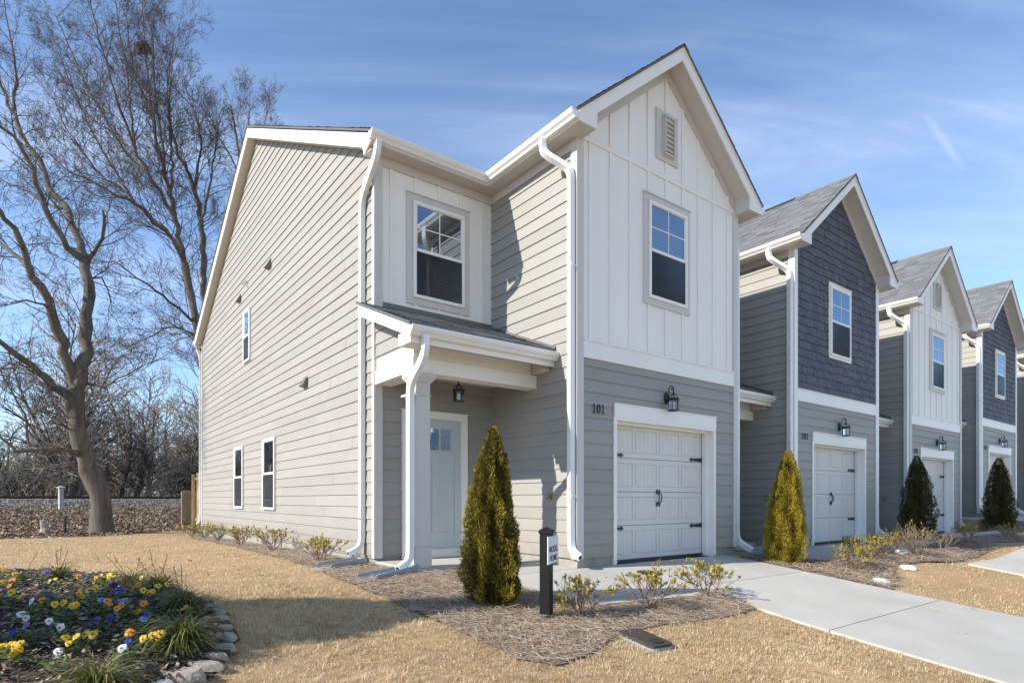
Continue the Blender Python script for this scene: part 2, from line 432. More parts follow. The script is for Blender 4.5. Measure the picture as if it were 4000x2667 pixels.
def siding(fm, u0, u1, z0, z1, rng, parent, name='wall', slope=None, holes=(), joints=True, mat_=None):
    """lap siding; slope(z) -> (lo, hi) limits u; holes: (u0, u1, z0, z1) left out"""
    mb = MB(fm)
    k0 = math.floor((z0 - 0.09) / S + 1e-6)
    z = 0.09 + k0 * S
    def course(mb, a, b, zc):
        def lim(zz):
            if slope is None: return u0, u1
            lo, hi = slope(zz); return max(u0, lo), min(u1, hi)
        la, ha = lim(a); lb, hb = lim(b)
        if ha - la < 0.02: return
        if hb < lb: lb = hb = (lb + hb) / 2
        segs = [(0.0, 1.0)]
        for h in holes:
            if h[3] > a + 0.002 and h[2] < b - 0.002 and slope is None:
                t0 = (h[0] - la) / (ha - la); t1 = (h[1] - la) / (ha - la)
                ns = []
                for s0, s1 in segs:
                    if t1 <= s0 or t0 >= s1: ns.append((s0, s1)); continue
                    if t0 > s0: ns.append((s0, t0))
                    if t1 < s1: ns.append((t1, s1))
                segs = ns
        if joints and ha - la > 3.4:
            cuts = []; c = rng.uniform(0.6, 3.6)
            while c < ha - la - 0.5: cuts.append(c / (ha - la)); c += 3.66
            g = 0.0022 / (ha - la)
            for c in cuts:
                ns = []
                for s0, s1 in segs:
                    if s0 < c < s1: ns += [(s0, c - g), (c + g, s1)]
                    else: ns.append((s0, s1))
                segs = ns
        off = lambda q: 0.003 + 0.015 * (1 - (q - zc) / S)
        for s0, s1 in segs:
            A0 = la + (ha - la) * s0; A1 = la + (ha - la) * s1
            B0 = lb + (hb - lb) * s0; B1 = lb + (hb - lb) * s1
            w = rng.uniform(-0.0015, 0.0015)
            mb.add([(A0, off(a) + w, a), (A1, off(a) + w, a), (B1, off(b), b), (B0, off(b), b), (A0, 0, a), (A1, 0, a)],
                   [(0, 1, 2, 3), (4, 5, 1, 0)], rng.random())
    while z < z1 - 1e-4:
        a = max(z, z0); b = min(z + S, z1)
        z += S
        if b - a < 0.012: continue
        parts_ = [(a, b)]
        for h in holes:
            if a + 0.012 < h[3] < b - 0.012: parts_ = [(a, h[3]), (h[3], b)]
        for a, b in parts_: course(mb, a, b, z - S)
    # sheathing behind the boards
    if slope is None:
        hs = [h for h in holes]
        cells = [(u0, u1, z0, z1)]
        for h in hs:
            nc = []
            for a0, a1, c0, c1 in cells:
                if h[1] <= a0 or h[0] >= a1 or h[3] <= c0 or h[2] >= c1: nc.append((a0, a1, c0, c1)); continue
                if h[0] > a0: nc.append((a0, h[0], c0, c1))
                if h[1] < a1: nc.append((h[1], a1, c0, c1))
                if h[3] < c1: nc.append((max(a0, h[0]), min(a1, h[1]), h[3], c1))
            cells = nc
        for a0, a1, c0, c1 in cells: mb.add([(a0, 0, c0), (a1, 0, c0), (a1, 0, c1), (a0, 0, c1)], [(0, 1, 2, 3)])
    else:
        ls = sorted(set([z0 + (z1 - z0) * i / 20 for i in range(21)]))
        for a, b in zip(ls, ls[1:]):
            la, ha = slope(a); lb, hb = slope(b)
            la, ha, lb, hb = max(u0, la), min(u1, ha), max(u0, lb), min(u1, hb)
            if ha > la: mb.add([(la, 0, a), (ha, 0, a), (max(hb, lb), 0, b), (lb, 0, b)], [(0, 1, 2, 3)])
    return mb.build(name, mat_ or MT['siding'], parent)

def shingle_slope(mb, r0, r1, e0, e1, rng, row=0.14, wmin=0.17, wmax=0.33):
    """r0-r1 ridge, e0-e1 eave (same order)"""
    r0, r1, e0, e1 = map(Vector, (r0, r1, e0, e1))
    nrm = (r1 - r0).cross(e0 - r0).normalized()
    if nrm.z < 0: nrm = -nrm
    n = max(1, int((e0 - r0).length / row))
    for i in range(n):
        t0 = i / n; t1 = (i + 1) / n; tt = max(0, t0 - 0.02)
        a0 = r0.lerp(e0, tt); a1 = r1.lerp(e1, tt); b0 = r0.lerp(e0, t1); b1 = r1.lerp(e1, t1)
        L = (b1 - b0).length; c = -rng.uniform(0, wmax)
        while c < L:
            w = rng.uniform(wmin, wmax); s0 = max(0, c) / L; s1 = min(L, c + w) / L; c += w
            if s1 <= s0: continue
            d = rng.choice((0.010, 0.010, 0.017)); dl = rng.uniform(-0.006, 0.006)
            dn = (e0 - r0).normalized() * dl
            mb.add([a0.lerp(a1, s0) + nrm * 0.003, a0.lerp(a1, s1) + nrm * 0.003, b0.lerp(b1, s1) + nrm * d + dn, b0.lerp(b1, s0) + nrm * d + dn,
                    b0.lerp(b1, s1) + dn, b0.lerp(b1, s0) + dn], [(0, 1, 2, 3), (3, 2, 4, 5)], rng.random())
    th = nrm * 0.03
    mb.hexa([r0 - th * 0.02, r1 - th * 0.02, e1 - th * 0.02, e0 - th * 0.02, r0 - th, r1 - th, e1 - th, e0 - th], 0.1)

GUT = [(0, 0), (0.06, 0), (0.078, 0.03), (0.105, 0.055), (0.118, 0.085), (0.118, 0.112), (0.108, 0.116), (0.104, 0.104), (0.006, 0.104), (0.006, 0.116), (0, 0.116)]
def gutter(fm, u0, u1, z, parent, name='gutter'):
    """K-profile trough along u, its back at out=0"""
    mb = MB(fm); n = len(GUT)
    P = [(u0, o, z + h) for o, h in GUT] + [(u1, o, z + h) for o, h in GUT]
    F = [tuple(range(n)), tuple(range(2 * n - 1, n - 1, -1))] + [(i, (i + 1) % n, n + (i + 1) % n, n + i) for i in range(n)]
    mb.add(P, F)
    return mb.build(name, MT['gutter'], parent)

def downspout(pts, ref, parent, straps=()):
    sp_ = [Vector(p) for p in pts]
    for _ in range(2):                       # round the elbows
        q = [sp_[0]]
        for a, b in zip(sp_, sp_[1:]):
            L = (b - a).length; t = min(0.25, 0.06 / L) if L > 0.5 else 0.25
            q += [a.lerp(b, t), a.lerp(b, 1 - t)]
        sp_ = q + [sp_[-1]]
    mb = MB(); mb.sweep(sp_, 0.094, 0.070, ref)
    o = mb.build('downspout', MT['gutter'], parent, bevel=0.0)
    if straps:
        for x, y, z, w, d in straps:
            st = MB(); st.box(x - w / 2, x + w / 2, y - d / 2, y + d / 2, z - 0.012, z + 0.012); st.build('strap', MT['gutter'], o)
    a, b = Vector(pts[-2]), Vector(pts[-1]); t = (b - a).normalized()
    ol = MB(); ol.sweep([b - t * 0.004, b + t * 0.001], 0.068, 0.048, ref)
    ol.build('outlet', MT['ink'], o)
    return o

def window(fm, uc, z0, z1, w, parent, trim=None, trim_w=0.09, curtain=False, grid=True, blind=True, z_mid=None):
    """double-hung window: frame of width w; trim: material of a flat surround"""
    we = empty('window', parent=parent)
    h = w / 2
    if trim:
        t = MB(fm); a, b = uc - h - trim_w, uc + h + trim_w
        t.box(a, b, 0.0, 0.032, z1, z1 + trim_w); t.box(a, b, 0.0, 0.032, z0 - trim_w, z0)
        t.box(a, uc - h, 0.0, 0.032, z0, z1); t.box(uc + h, b, 0.0, 0.032, z0, z1)
        t.box(a - 0.012, b + 0.012, 0.0, 0.05, z1 + trim_w, z1 + trim_w + 0.014)
        t.build('trim', trim, we)
    f = MB(fm); fw = 0.05; zm = z_mid if z_mid else (z0 + z1) / 2
    f.box(uc - h, uc + h, 0.0, 0.056, z1 - fw, z1); f.box(uc - h, uc + h, 0.0, 0.060, z0, z0 + fw)
    f.box(uc - h, uc - h + fw, 0.0, 0.056, z0 + fw, z1 - fw); f.box(uc + h - fw, uc + h, 0.0, 0.056, z0 + fw, z1 - fw)
    f.box(uc - h + fw, uc + h - fw, 0.0, 0.048, zm - 0.024, zm + 0.024)
    f.box(uc - h + fw, uc + h - fw, 0.0, 0.044, z1 - fw - 0.018, z1 - fw); f.box(uc - h + fw, uc - h + fw + 0.016, 0.0, 0.044, zm + 0.024, z1 - fw - 0.018)
    f.box(uc + h - fw - 0.016, uc + h - fw, 0.0, 0.044, zm + 0.024, z1 - fw - 0.018)
    f.build('frame', MT['white'], we, bevel=0.003)
    if blind:
        b = MB(fm); b.add([(uc - h + fw, 0.031, z0 + fw), (uc + h - fw, 0.031, z0 + fw), (uc + h - fw, 0.031, z1 - fw), (uc - h + fw, 0.031, z1 - fw)], [(0, 1, 2, 3)])
        b.build('blind', MT['blind'], we)
    if curtain:
        c = MB(fm); n = 14; a = uc - h + fw + 0.08; P = []; F = []
        for k in range(n + 1):
            for q in range(6):
                zz = z0 + fw + (zm - z0 - fw) * q / 5
                P.append((a + 0.09 * math.sin(q / 5 * 2.6) + k * 0.011, 0.0345 + 0.0018 * math.sin(k * 1.9), zz))
        for k in range(n):
            for q in range(5): F.append((k * 6 + q, (k + 1) * 6 + q, (k + 1) * 6 + q + 1, k * 6 + q + 1))
        c.add(P, F); c.build('curtain', MT['curtain'], we, smooth=True)
    if grid:
        m = MB(fm); zc = (zm + z1 - fw) / 2
        m.box(uc - 0.008, uc + 0.008, 0.0395, 0.0435, zm + 0.024, z1 - fw); m.box(uc - h + fw, uc + h - fw, 0.0395, 0.043, zc - 0.008, zc + 0.008)
        m.build('muntin', MT['white'], we)
    p = MB(fm)
    p.add([(uc - h + fw, 0.039, zm + 0.02), (uc + h - fw, 0.039, zm + 0.02), (uc + h - fw, 0.039, z1 - fw), (uc - h + fw, 0.039, z1 - fw)], [(0, 1, 2, 3)])
    p.add([(uc - h + fw, 0.0375, z0 + fw), (uc + h - fw, 0.0375, z0 + fw), (uc + h - fw, 0.0375, zm - 0.02), (uc - h + fw, 0.0375, zm - 0.02)], [(0, 1, 2, 3)])
    p.build('pane', MT['glass'], we)
    s = MB(fm); c = 0.0022    # fly screen of the lower sash: a fine net
    u = uc - h + fw
    while u < uc + h - fw:
        s.add([(u, 0.045, z0 + fw), (u + c, 0.045, z0 + fw), (u + c, 0.045, zm - 0.02), (u, 0.045, zm - 0.02)], [(0, 1, 2, 3)]); u += 0.0052
    z = z0 + fw
    while z < zm - 0.02:
        s.add([(uc - h + fw, 0.0455, z), (uc + h - fw, 0.0455, z), (uc + h - fw, 0.0455, z + c), (uc - h + fw, 0.0455, z + c)], [(0, 1, 2, 3)]); z += 0.0052
    s.build('screen', MT['screen'], we)
    return we

def lantern(cx, cy, z0, parent, wall=True, name='wall_lantern', h=0.27, r=0.076):
    """round cage lantern, z0 its base"""
    e = empty(name, parent=parent); mb = MB(); n = 6
    mb.lathe([(0.02, z0 - 0.012), (r * 1.12, z0 - 0.004), (r * 1.16, z0 + 0.008), (r, z0 + 0.016)], cx, cy, 16)
    zt = z0 + h * 0.66
    mb.lathe([(r, zt - 0.012), (r * 1.22, zt - 0.004), (r * 1.25, zt + 0.012), (r * 1.0, zt + 0.020), (r * 0.98, zt + 0.008)], cx, cy, 16)
    for k in range(n):
        a = 2 * math.pi * (k + 0.5) / n
        x, y = cx + r * math.cos(a), cy + r * math.sin(a)
        mb.tube([(x, y, z0), (x, y, zt)], 0.0048, 6)
        pts = []
        for q in range(6):
            b = q / 5 * math.pi / 2
            pts.append((cx + r * math.cos(b) * math.cos(a), cy + r * math.cos(b) * math.sin(a), zt + 0.01 + h * 0.24 * math.sin(b)))
        mb.tube(pts, 0.005, 5)
    zf = zt + 0.01 + h * 0.24
    mb.lathe([(0.022, zf - 0.008), (0.024, zf + 0.006), (0.012, zf + 0.016), (0.018, zf + 0.03), (0.008, zf + 0.042), (0.012, zf + 0.055), (0.004, zf + 0.07)], cx, cy, 10)
    if wall:
        yw = 0.0
        for z, rr in ((zt + 0.03, 0.055),):
            P = []
            prof = [(0.0, 0.058), (0.012, 0.058), (0.02, 0.045), (0.034, 0.03)]
            for d, s in prof:
                for k in range(14):
                    a = 2 * math.pi * k / 14
                    P.append((cx + s * math.cos(a), -0.018 - d, z + 1.6 * s * math.sin(a)))
            F = [(i * 14 + k, i * 14 + (k + 1) % 14, (i + 1) * 14 + (k + 1) % 14, (i + 1) * 14 + k) for i in range(3) for k in range(14)]
            F.append(tuple(range(13, -1, -1))); F.append(tuple(42 + k for k in range(14)))
            mb.add(P, F)
        # swan-neck arm that scrolls over the lantern
        z = zt + 0.03; pts = [(cx, -0.05, z)]
        pts.append((cx, -0.07, z + 0.06))
        top = zf + 0.13; c0 = (-0.07 + cy) / 2
        for q in range(9):
            b = math.pi - q / 8 * math.pi
            pts.append((cx, c0 - (abs(cy + 0.07) / 2) * -math.cos(b) if False else c0 + (-0.07 - c0) * -math.cos(b), top - 0.04 + 0.045 * math.sin(b)))
        pts.append((cx, cy, zf + 0.05))
        mb.tube(pts, 0.0085, 7)
        sc = []
        for q in range(12):
            b = q / 11 * 2 * math.pi * 0.9; rr = 0.024 * (1 - q / 15)
            sc.append((cx, cy + 0.03 + rr * math.cos(b) - 0.004, top - 0.05 + rr * math.sin(b)))
        mb.tube(sc, 0.006, 6)
    else:
        mb.tube([(cx, cy, zf + 0.05), (cx, cy, zf + 0.12)], 0.006, 6)
        mb.lathe([(0.05, zf + 0.15), (0.05, zf + 0.135), (0.02, zf + 0.115)], cx, cy, 14)
    mb.build('cage', MT['black'], e, smooth=False)
    g = MB(); m = 6
    P = [(cx + r * 0.9 * math.cos(2 * math.pi * (k + .5) / m), cy + r * 0.9 * math.sin(2 * math.pi * (k + .5) / m), z) for z in (z0 + 0.016, zt) for k in range(m)]
    g.add(P, [(k, (k + 1) % m, m + (k + 1) % m, m + k) for k in range(m)]); g.build('glass', MT['lampglass'], e)
    c = MB(); c.lathe([(0.016, z0 + 0.01), (0.016, z0 + h * 0.42), (0.012, z0 + h * 0.46), (0.004, z0 + h * 0.54)], cx, cy, 8); c.build('candle', MT['candle'], e)
    return e

def digit_polys(ch):
    """serif numerals on a 0.6 x 1 cell as lists of quads"""
    q = []
    def bar(x0, z0, x1, z1): q.append([(x0, z0), (x1, z0), (x1, z1), (x0, z1)])
    def arc(cx, cz, rx, rz, a0, a1, w0, w1, n=14):
        for i in range(n):
            p = a0 + (a1 - a0) * i / n; r_ = a0 + (a1 - a0) * (i + 1) / n
            def pt(a, s):
                w = w0 + (w1 - w0) * abs(math.cos(a))
                return (cx + (rx - s * w) * math.cos(a), cz + (rz - s * min(w, w0 + 0.02)) * math.sin(a))
            q.append([pt(p, 0), pt(r_, 0), pt(r_, 1), pt(p, 1)])
    if ch == '1':
        bar(0.25, 0.05, 0.35, 1.0); bar(0.1, 0, 0.51, 0.06); q.append([(0.08, 0.80), (0.24, 0.88), (0.24, 1.0), (0.08, 0.86)])
    elif ch == '0': arc(0.3, 0.5, 0.27, 0.5, 0, 2 * math.pi, 0.045, 0.13, 24)
    elif ch == '3':
        arc(0.26, 0.74, 0.25, 0.26, -1.45, 2.6, 0.06, 0.12); arc(0.26, 0.27, 0.28, 0.27, -2.7, 1.4, 0.06, 0.13)
    elif ch == '5':
        bar(0.1, 0.88, 0.52, 1.0); bar(0.1, 0.5, 0.16, 0.9); arc(0.26, 0.3, 0.28, 0.3, -2.7, 2.1, 0.06, 0.13)
    elif ch == '7':
        bar(0.05, 0.88, 0.56, 1.0); q.append([(0.2, 0), (0.33, 0), (0.56, 0.9), (0.45, 0.9)]); bar(0.05, 0.78, 0.1, 0.9)
    elif ch == '9':
        arc(0.3, 0.68, 0.27, 0.32, 0, 2 * math.pi, 0.045, 0.12, 20); q.append([(0.15, 0), (0.27, 0), (0.57, 0.62), (0.45, 0.62)])
    return q

def house(idx, ox, oy, oz, style, number, end_unit, label, rng):
    h = empty('townhouse', (ox, oy, oz), 0, label, 'townhouse', 'row of attached townhouses')
    W, D, XL, ZE = 3.80, 2.04, -2.04, 5.86        # garage block width, recess depth, party wall, soffit height
    PX, PZ = W / 2, 7.805; SL = 0.825             # front gable apex, slope
    F0 = front(0.0); FR = front(D); LW = leftw(0.0); MW = leftw(XL)
    xin = XL if end_unit else XL
    # ---- foundations
    fb = MB(); fb.box(0.02, 0.74, 0.012, 0.4, -0.6, 0.092); fb.box(3.15, W - 0.02, 0.012, 0.4, -0.6, 0.092)
    fb.box(0.012, 0.3, 0.4, D + 0.1, -0.6, 0.092); fb.box(XL + 0.015, 0.012, D + 0.012, D + 0.3, -0.6, 0.06)
    fb.box(W - 0.3, W - 0.012, 0.4, D, -0.6, 0.092)
    if end_unit: fb.box(XL + 0.015, XL + 0.3, D + 0.3, 15.05, -0.6, 0.06)
    fb.build('foundation', MT['concrete'], h)
    # ---- walls
    siding(F0, 0.1, W - 0.1, 0.09, 2.87, rng, h, holes=[(0.70, 3.185, -1, 2.29)], joints=False)
    siding(LW, 0.0, D, 0.09, ZE, rng, h, joints=False)
    siding(rightw(W), 0.0, D, 0.09, ZE, rng, h, joints=False)
    siding(FR, XL, 0.0, 0.06, 3.7, rng, h, joints=False, holes=[(-1.6, -0.52, -1, 2.2)])
    if end_unit:
        ycen, half = 8.57, 6.53
        sl = lambda z: (D if z < 5.9 else D + (z - 5.9) / 0.51, 15.1 if z < 5.9 else 15.1 - (z - 5.9) / 0.51)
        siding(MW, D, 15.1, 0.05, 9.2, rng, h, slope=sl)
    # ---- corner boards
    cm = MT['white'] if style == 'shake' else MT['greige']
    ct = MB(); ct.box(-0.030, 0.1, -0.032, 0.0, 0.085, 5.95); ct.box(-0.032, 0.0, 0.0, 0.09, 0.085, 5.86); ct.build('corner_trim', cm, h)
    ct = MB(); ct.box(W - 0.1, W + 0.030, -0.032, 0.0, 0.085, 5.95); ct.box(W, W + 0.032, 0.0, 0.09, 0.085, 5.86); ct.build('corner_trim', cm, h)
    ct = MB(); ct.box(XL - 0.032, XL + 0.1, D - 0.032, D, 0.06, ZE - 0.01)
    if end_unit: ct.box(XL - 0.032, XL, D, D + 0.05, 0.06, ZE - 0.01)
    ct.build('corner_trim', cm, h)
    if end_unit:
        ct = MB(); ct.box(XL - 0.034, XL, 15.06, 15.12, 0.06, 5.85); ct.build('corner_trim', MT['white'], h)
    # ---- belly band, gable wall
    bb = MB(F0); bb.box(0.1, W - 0.1, 0, 0.03, 2.87, 3.10); bb.box(0.1, W - 0.1, 0, 0.045, 3.10, 3.118)
    bb.build('belly_band', MT['white'], h)
    gz = lambda u: 7.60 - SL * abs(u - PX)         # underside of the rake soffit on the wall
    if style == 'board':
        gw = MB(F0)
        gw.prism([(0.1, 3.118), (W - 0.1, 3.118), (W - 0.1, 6.05), (PX, 7.6), (0.1, 6.05)], 0.004, 0.0)
        u = 0.235
        while u < W - 0.1:
            gw.box(u - 0.024, u + 0.024, 0.004, 0.022, 3.118, min(gz(u) - 0.02, 7.5)); u += 0.4125
        gw.box(0.1, W - 0.1, 0.004, 0.025, 5.875, 5.945)
        gw.build('gable_wall', MT['board'], h, bevel=0.003)
    else:
        gw = MB(F0)
        gw.prism([(0.1, 3.118), (W - 0.1, 3.118), (W - 0.1, 6.05), (PX, 7.6), (0.1, 6.05)], 0.002, 0.0, 0.2)
        z = 3.118; row = 0.165
        while z < 7.55:
            u = 0.1 - rng.uniform(0, 0.1); z1 = z + row * 1.06
            while u < W - 0.1:
                w = rng.choice((0.09, 0.13, 0.17, 0.21, 0.26)); a = max(0.1, u + 0.003); b = min(W - 0.1, u + w - 0.003); u += w
                if b - a < 0.02: continue
                if min(gz(a), gz(b)) < z + 0.1: continue
                zt = min(z1, min(gz(a), gz(b))); dz = rng.choice((0, 0.0, 0.012, 0.024)) if z > 3.2 else 0
                ob = rng.uniform(0.020, 0.028)
                gw.hexa([(a, ob, z - dz), (b, ob, z - dz), (b, 0.006, zt), (a, 0.006, zt), (a, 0.0, z - dz), (b, 0.0, z - dz), (b, 0.0, zt), (a, 0.0, zt)], rng.random())
            z += row
        gw.build('gable_wall', MT['shake'], h)
    # ---- recessed upper wall of boards and battens
    rw = MB(FR); rw.box(XL + 0.1, 0.0, 0.0, 0.006, 3.6, ZE)
    u = XL + 0.24
    while u < -0.03:
        rw.box(u - 0.024, u + 0.024, 0.006, 0.024, 3.6, ZE); u += 0.40
    rw.build('recess_wall', MT['board'], h, bevel=0.003)
    # ---- gable rake: fascia, soffit, frieze, boxed returns
    OV = 0.30; XE = -0.27
    fa = MB(front(-OV))
    for sgn in (1, -1):
        m = lambda u: PX + sgn * (u - PX)
        top = lambda u: PZ - 0.035 - SL * abs(u - PX)
        ue = XE
        poly = [(m(ue), top(ue)), (m(PX), top(PX)), (m(PX), top(PX) - 0.20), (m(0.07), top(0.07) - 0.20), (m(0.07), ZE - 0.012), (m(ue), ZE - 0.012)]
        fa.prism(poly, 0.0, 0.022)
        poly2 = [(m(ue), top(ue) + 0.02), (m(PX), top(PX) + 0.02), (m(PX), top(PX) - 0.03), (m(ue), top(ue) - 0.03)]
        fa.prism(poly2, 0.022, 0.04)
    fa.build('rake_fascia', MT['white'], h)
    so = MB()
    for sgn in (1, -1):
        m = lambda u: PX + sgn * (u - PX)
        b = lambda u: PZ - 0.21 - SL * abs(u - PX)
        so.hexa([(m(0.05), -OV, b(0.05)), (m(PX), -OV, b(PX)), (m(PX), 0.0, b(PX)), (m(0.05), 0.0, b(0.05)),
                 (m(0.05), -OV, b(0.05) + 0.02), (m(PX), -OV, b(PX) + 0.02), (m(PX), 0.0, b(PX) + 0.02), (m(0.05), 0.0, b(0.05) + 0.02)])
        x0, x1 = sorted((m(XE), m(0.065)))
        so.box(x0, x1, -OV, 0.0, ZE - 0.01, ZE + 0.004)                       # underside of the return
        so.box(x0 + 0.002, x1, -0.012, 0.0, ZE, 6.12) if False else None
        x2, x3 = sorted((m(0.055), m(0.068))); so.box(x2, x3, -OV, 0.0, ZE, 6.095)   # inner cheek of the return
        x0, x1 = sorted((m(XE), m(0.0)))
        so.box(x0, x1, 0.0, D, ZE - 0.008, ZE + 0.006)   # side eave
    so.box(XL - (0.2 if end_unit else 0), 0.0 + XE + 0.02, 1.77, D, ZE - 0.0095, ZE + 0.0045)
    so.build('soffit', MT['soffit'], h)
    fz = MB(F0)
    for sgn in (1, -1):
        m = lambda u: PX + sgn * (u - PX)
        b = lambda u: PZ - 0.215 - SL * abs(u - PX)
        fz.prism([(m(0.07), b(0.07)), (m(PX), b(PX)), (m(PX), b(PX) - 0.135), (m(0.07), b(0.07) - 0.135)], 0.0, 0.03)
    fz.fm = LW; fz.box(0.09, D, 0, 0.031, ZE - 0.14, ZE - 0.01)
    fz.fm = FR; fz.box(XL + 0.1, -0.022, 0, 0.034, ZE - 0.14, ZE - 0.01)
    fz.build('frieze', MT['soffit'], h)
    # ---- eave fascia boards
    ef = MB(); ef.box(XE - 0.002, XE + 0.02, -OV, 1.77, ZE - 0.012, 6.0); ef.build('eave_fascia', MT['white'], h)
    ef = MB(); ef.box(W - XE - 0.02, W - XE + 0.002, -OV, 1.77, ZE - 0.012, 6.0); ef.build('eave_fascia', MT['white'], h)
    ef = MB(); ef.box(XL - (0.2 if end_unit else 0), XE + 0.02, 1.75, 1.772, ZE - 0.012, 6.0)
    ef.build('eave_fascia', MT['white'], h)
    # ---- roofs
    rf = MB(); ze = PZ - SL * (PX - XE + 0.03)
    shingle_slope(rf, (PX, -OV - 0.05, PZ), (PX, 6.0, PZ), (XE - 0.03, -OV - 0.05, ze), (XE - 0.03, 6.0, ze), rng)
    shingle_slope(rf, (PX, -OV - 0.05, PZ), (PX, 6.0, PZ), (W - XE + 0.03, -OV - 0.05, ze), (W - XE + 0.03, 6.0, ze), rng)
    x0 = XL - (0.22 if end_unit else 0.0); x1 = W + 0.06
    zr = 6.02 + 0.505 * (8.55 - 1.77)
    shingle_slope(rf, (x0, 8.55, zr), (x1, 8.55, zr), (x0, 1.73, 6.0), (x1, 1.73, 6.0), rng, 0.16, 0.25, 0.45)
    shingle_slope(rf, (x0, 8.55, zr), (x1, 8.55, zr), (x0, 15.38, 6.0), (x1, 15.38, 6.0), rng, 0.16, 0.25, 0.45)
    roof = rf.build('roof', MT['shingle'], h)
    rc = MB(); rc.prism([(PX - 0.13, PZ - 0.085), (PX, PZ + 0.028), (PX + 0.13, PZ - 0.085), (PX, PZ + 0.004)], 0.95, 4.6)
    rc.build('ridge_vent', MT['ridge'], roof)
    rc = MB(); rc.prism([(PX - 0.12, PZ - 0.085), (PX, PZ + 0.016), (PX + 0.12, PZ - 0.085), (PX, PZ + 0.002)], -OV - 0.055, 0.94)
    rc.build('ridge_cap', MT['shingle'], roof)
    if end_unit:
        rk = MB(leftw(XL - 0.18)); zt = lambda y: 5.965 + 0.505 * (6.78 - abs(y - 8.55))
        rk.prism([(1.77, zt(1.77)), (8.55, zt(8.55)), (15.33, zt(15.33)), (15.33, zt(15.33) - 0.21), (8.55, zt(8.55) - 0.21), (1.98, zt(1.98) - 0.21), (1.98, ZE - 0.11), (1.77, ZE - 0.012)], 0.0, 0.024)
        rk.build('side_rake_fascia', MT['white'], h)
        sk = MB()
        for ya, yb in ((1.98, 8.55), (15.33, 8.55)):
            za, zb = zt(ya) - 0.2, zt(yb) - 0.2
            sk.hexa([(XL - 0.18, ya, za), (XL - 0.18, yb, zb), (XL, yb, zb), (XL, ya, za), (XL - 0.18, ya, za + 0.015), (XL - 0.18, yb, zb + 0.015), (XL, yb, zb + 0.015), (XL, ya, za + 0.015)])
        sk.box(XL - 0.18, XL, 1.78, 2.0, ZE - 0.1, ZE - 0.088)
        sk.build('side_soffit', MT['soffit'], h)
        rb = MB(); rb.box(XL - 0.2, W, 15.3, 15.33, 5.75, 5.97); rb.box(XL - 0.18, W, 15.1, 15.3, 5.75, 5.77); rb.build('rear_fascia', MT['white'], h)
        gutter(lambda u, o, z: (u, 15.33 + o, z), XL - 0.22, W, 5.86, h)
        downspout([(XL - 0.1, 15.39, 5.85), (XL - 0.1, 15.36, 5.7), (XL - 0.04, 15.18, 5.45), (XL - 0.04, 15.17, 0.25), (XL - 0.1, 15.3, 0.12)], (1, 0, 0), h)
        rwl = MB(); rwl.box(XL, W, 15.09, 15.1, -0.3, 5.9); rwl.build('rear_wall', MT['siding'], h)
    # ---- gutters and downspouts
    gutter(front(1.75), (XL - 0.23) if end_unit else XL - 0.02, XE - 0.002, ZE + 0.0, h)
    gutter(leftw(XE - 0.002), -OV - 0.02, 1.75, ZE + 0.0015, h)
    gutter(rightw(W - XE + 0.002), -OV - 0.02, 1.60, ZE + 0.0, h)
    downspout([(-0.335, 0.34, ZE + 0.02), (-0.335, 0.33, ZE - 0.11), (-0.32, 0.30, ZE - 0.20), (-0.11, 0.085, ZE - 0.40), (-0.082, 0.045, ZE - 0.48), (-0.08, 0.035, ZE - 0.58), (-0.08, 0.035, 0.30), (-0.075, 0.0, 0.19), (-0.06, -0.13, 0.12)], (1, 0, 0) if False else (0.25, 1, 0), h,
              [(-0.075, 0.035, 4.1, 0.078, 0.1), (-0.075, 0.035, 0.95, 0.078, 0.1)])
    downspout([(W + 0.335, 0.34, ZE + 0.02), (W + 0.335, 0.33, ZE - 0.10), (W + 0.30, 0.27, ZE - 0.2), (W + 0.115, 0.09, ZE - 0.42), (W + 0.075, 0.035, ZE - 0.52), (W + 0.075, 0.035, 0.28), (W + 0.09, 0.0, 0.16), (W + 0.19, -0.2, 0.02)], (-0.25, 1, 0), h)
    if end_unit:
        downspout([(XL - 0.12, 1.69, ZE + 0.01), (XL - 0.12, 1.70, ZE - 0.12), (XL - 0.118, 1.76, ZE - 0.21), (XL - 0.078, 2.26, ZE - 0.47), (XL - 0.062, 2.36, ZE - 0.56), (XL - 0.06, 2.38, ZE - 0.68), (XL - 0.06, 2.38, 0.30), (XL - 0.10, 2.38, 0.19), (XL - 0.27, 2.38, 0.12)], (0, 1, 0), h,
                  [(XL - 0.06, 2.38, 4.3, 0.07, 0.1), (XL - 0.06, 2.38, 2.2, 0.07, 0.1), (XL - 0.06, 2.38, 0.62, 0.07, 0.1)])
    # ---- windows
    tr = MT['greige'] if style == 'board' else MT['white']
    window(F0, 1.91, 3.96, 5.44, 0.92, h, tr, 0.095 if style == 'board' else 0.05)
    window(FR, -1.0, 3.925, 5.37, 0.90, h, MT['greige'], 0.1, curtain=True)
    if end_unit and idx == 0:
        window(MW, 9.32, 4.22, 5.46, 0.61, h, None, grid=False)
        window(MW, 10.15, 0.69, 2.22, 0.90, h, None, grid=False, z_mid=1.47)
        window(MW, 7.42, 0.69, 2.22, 0.92, h, None, grid=False, z_mid=1.47)
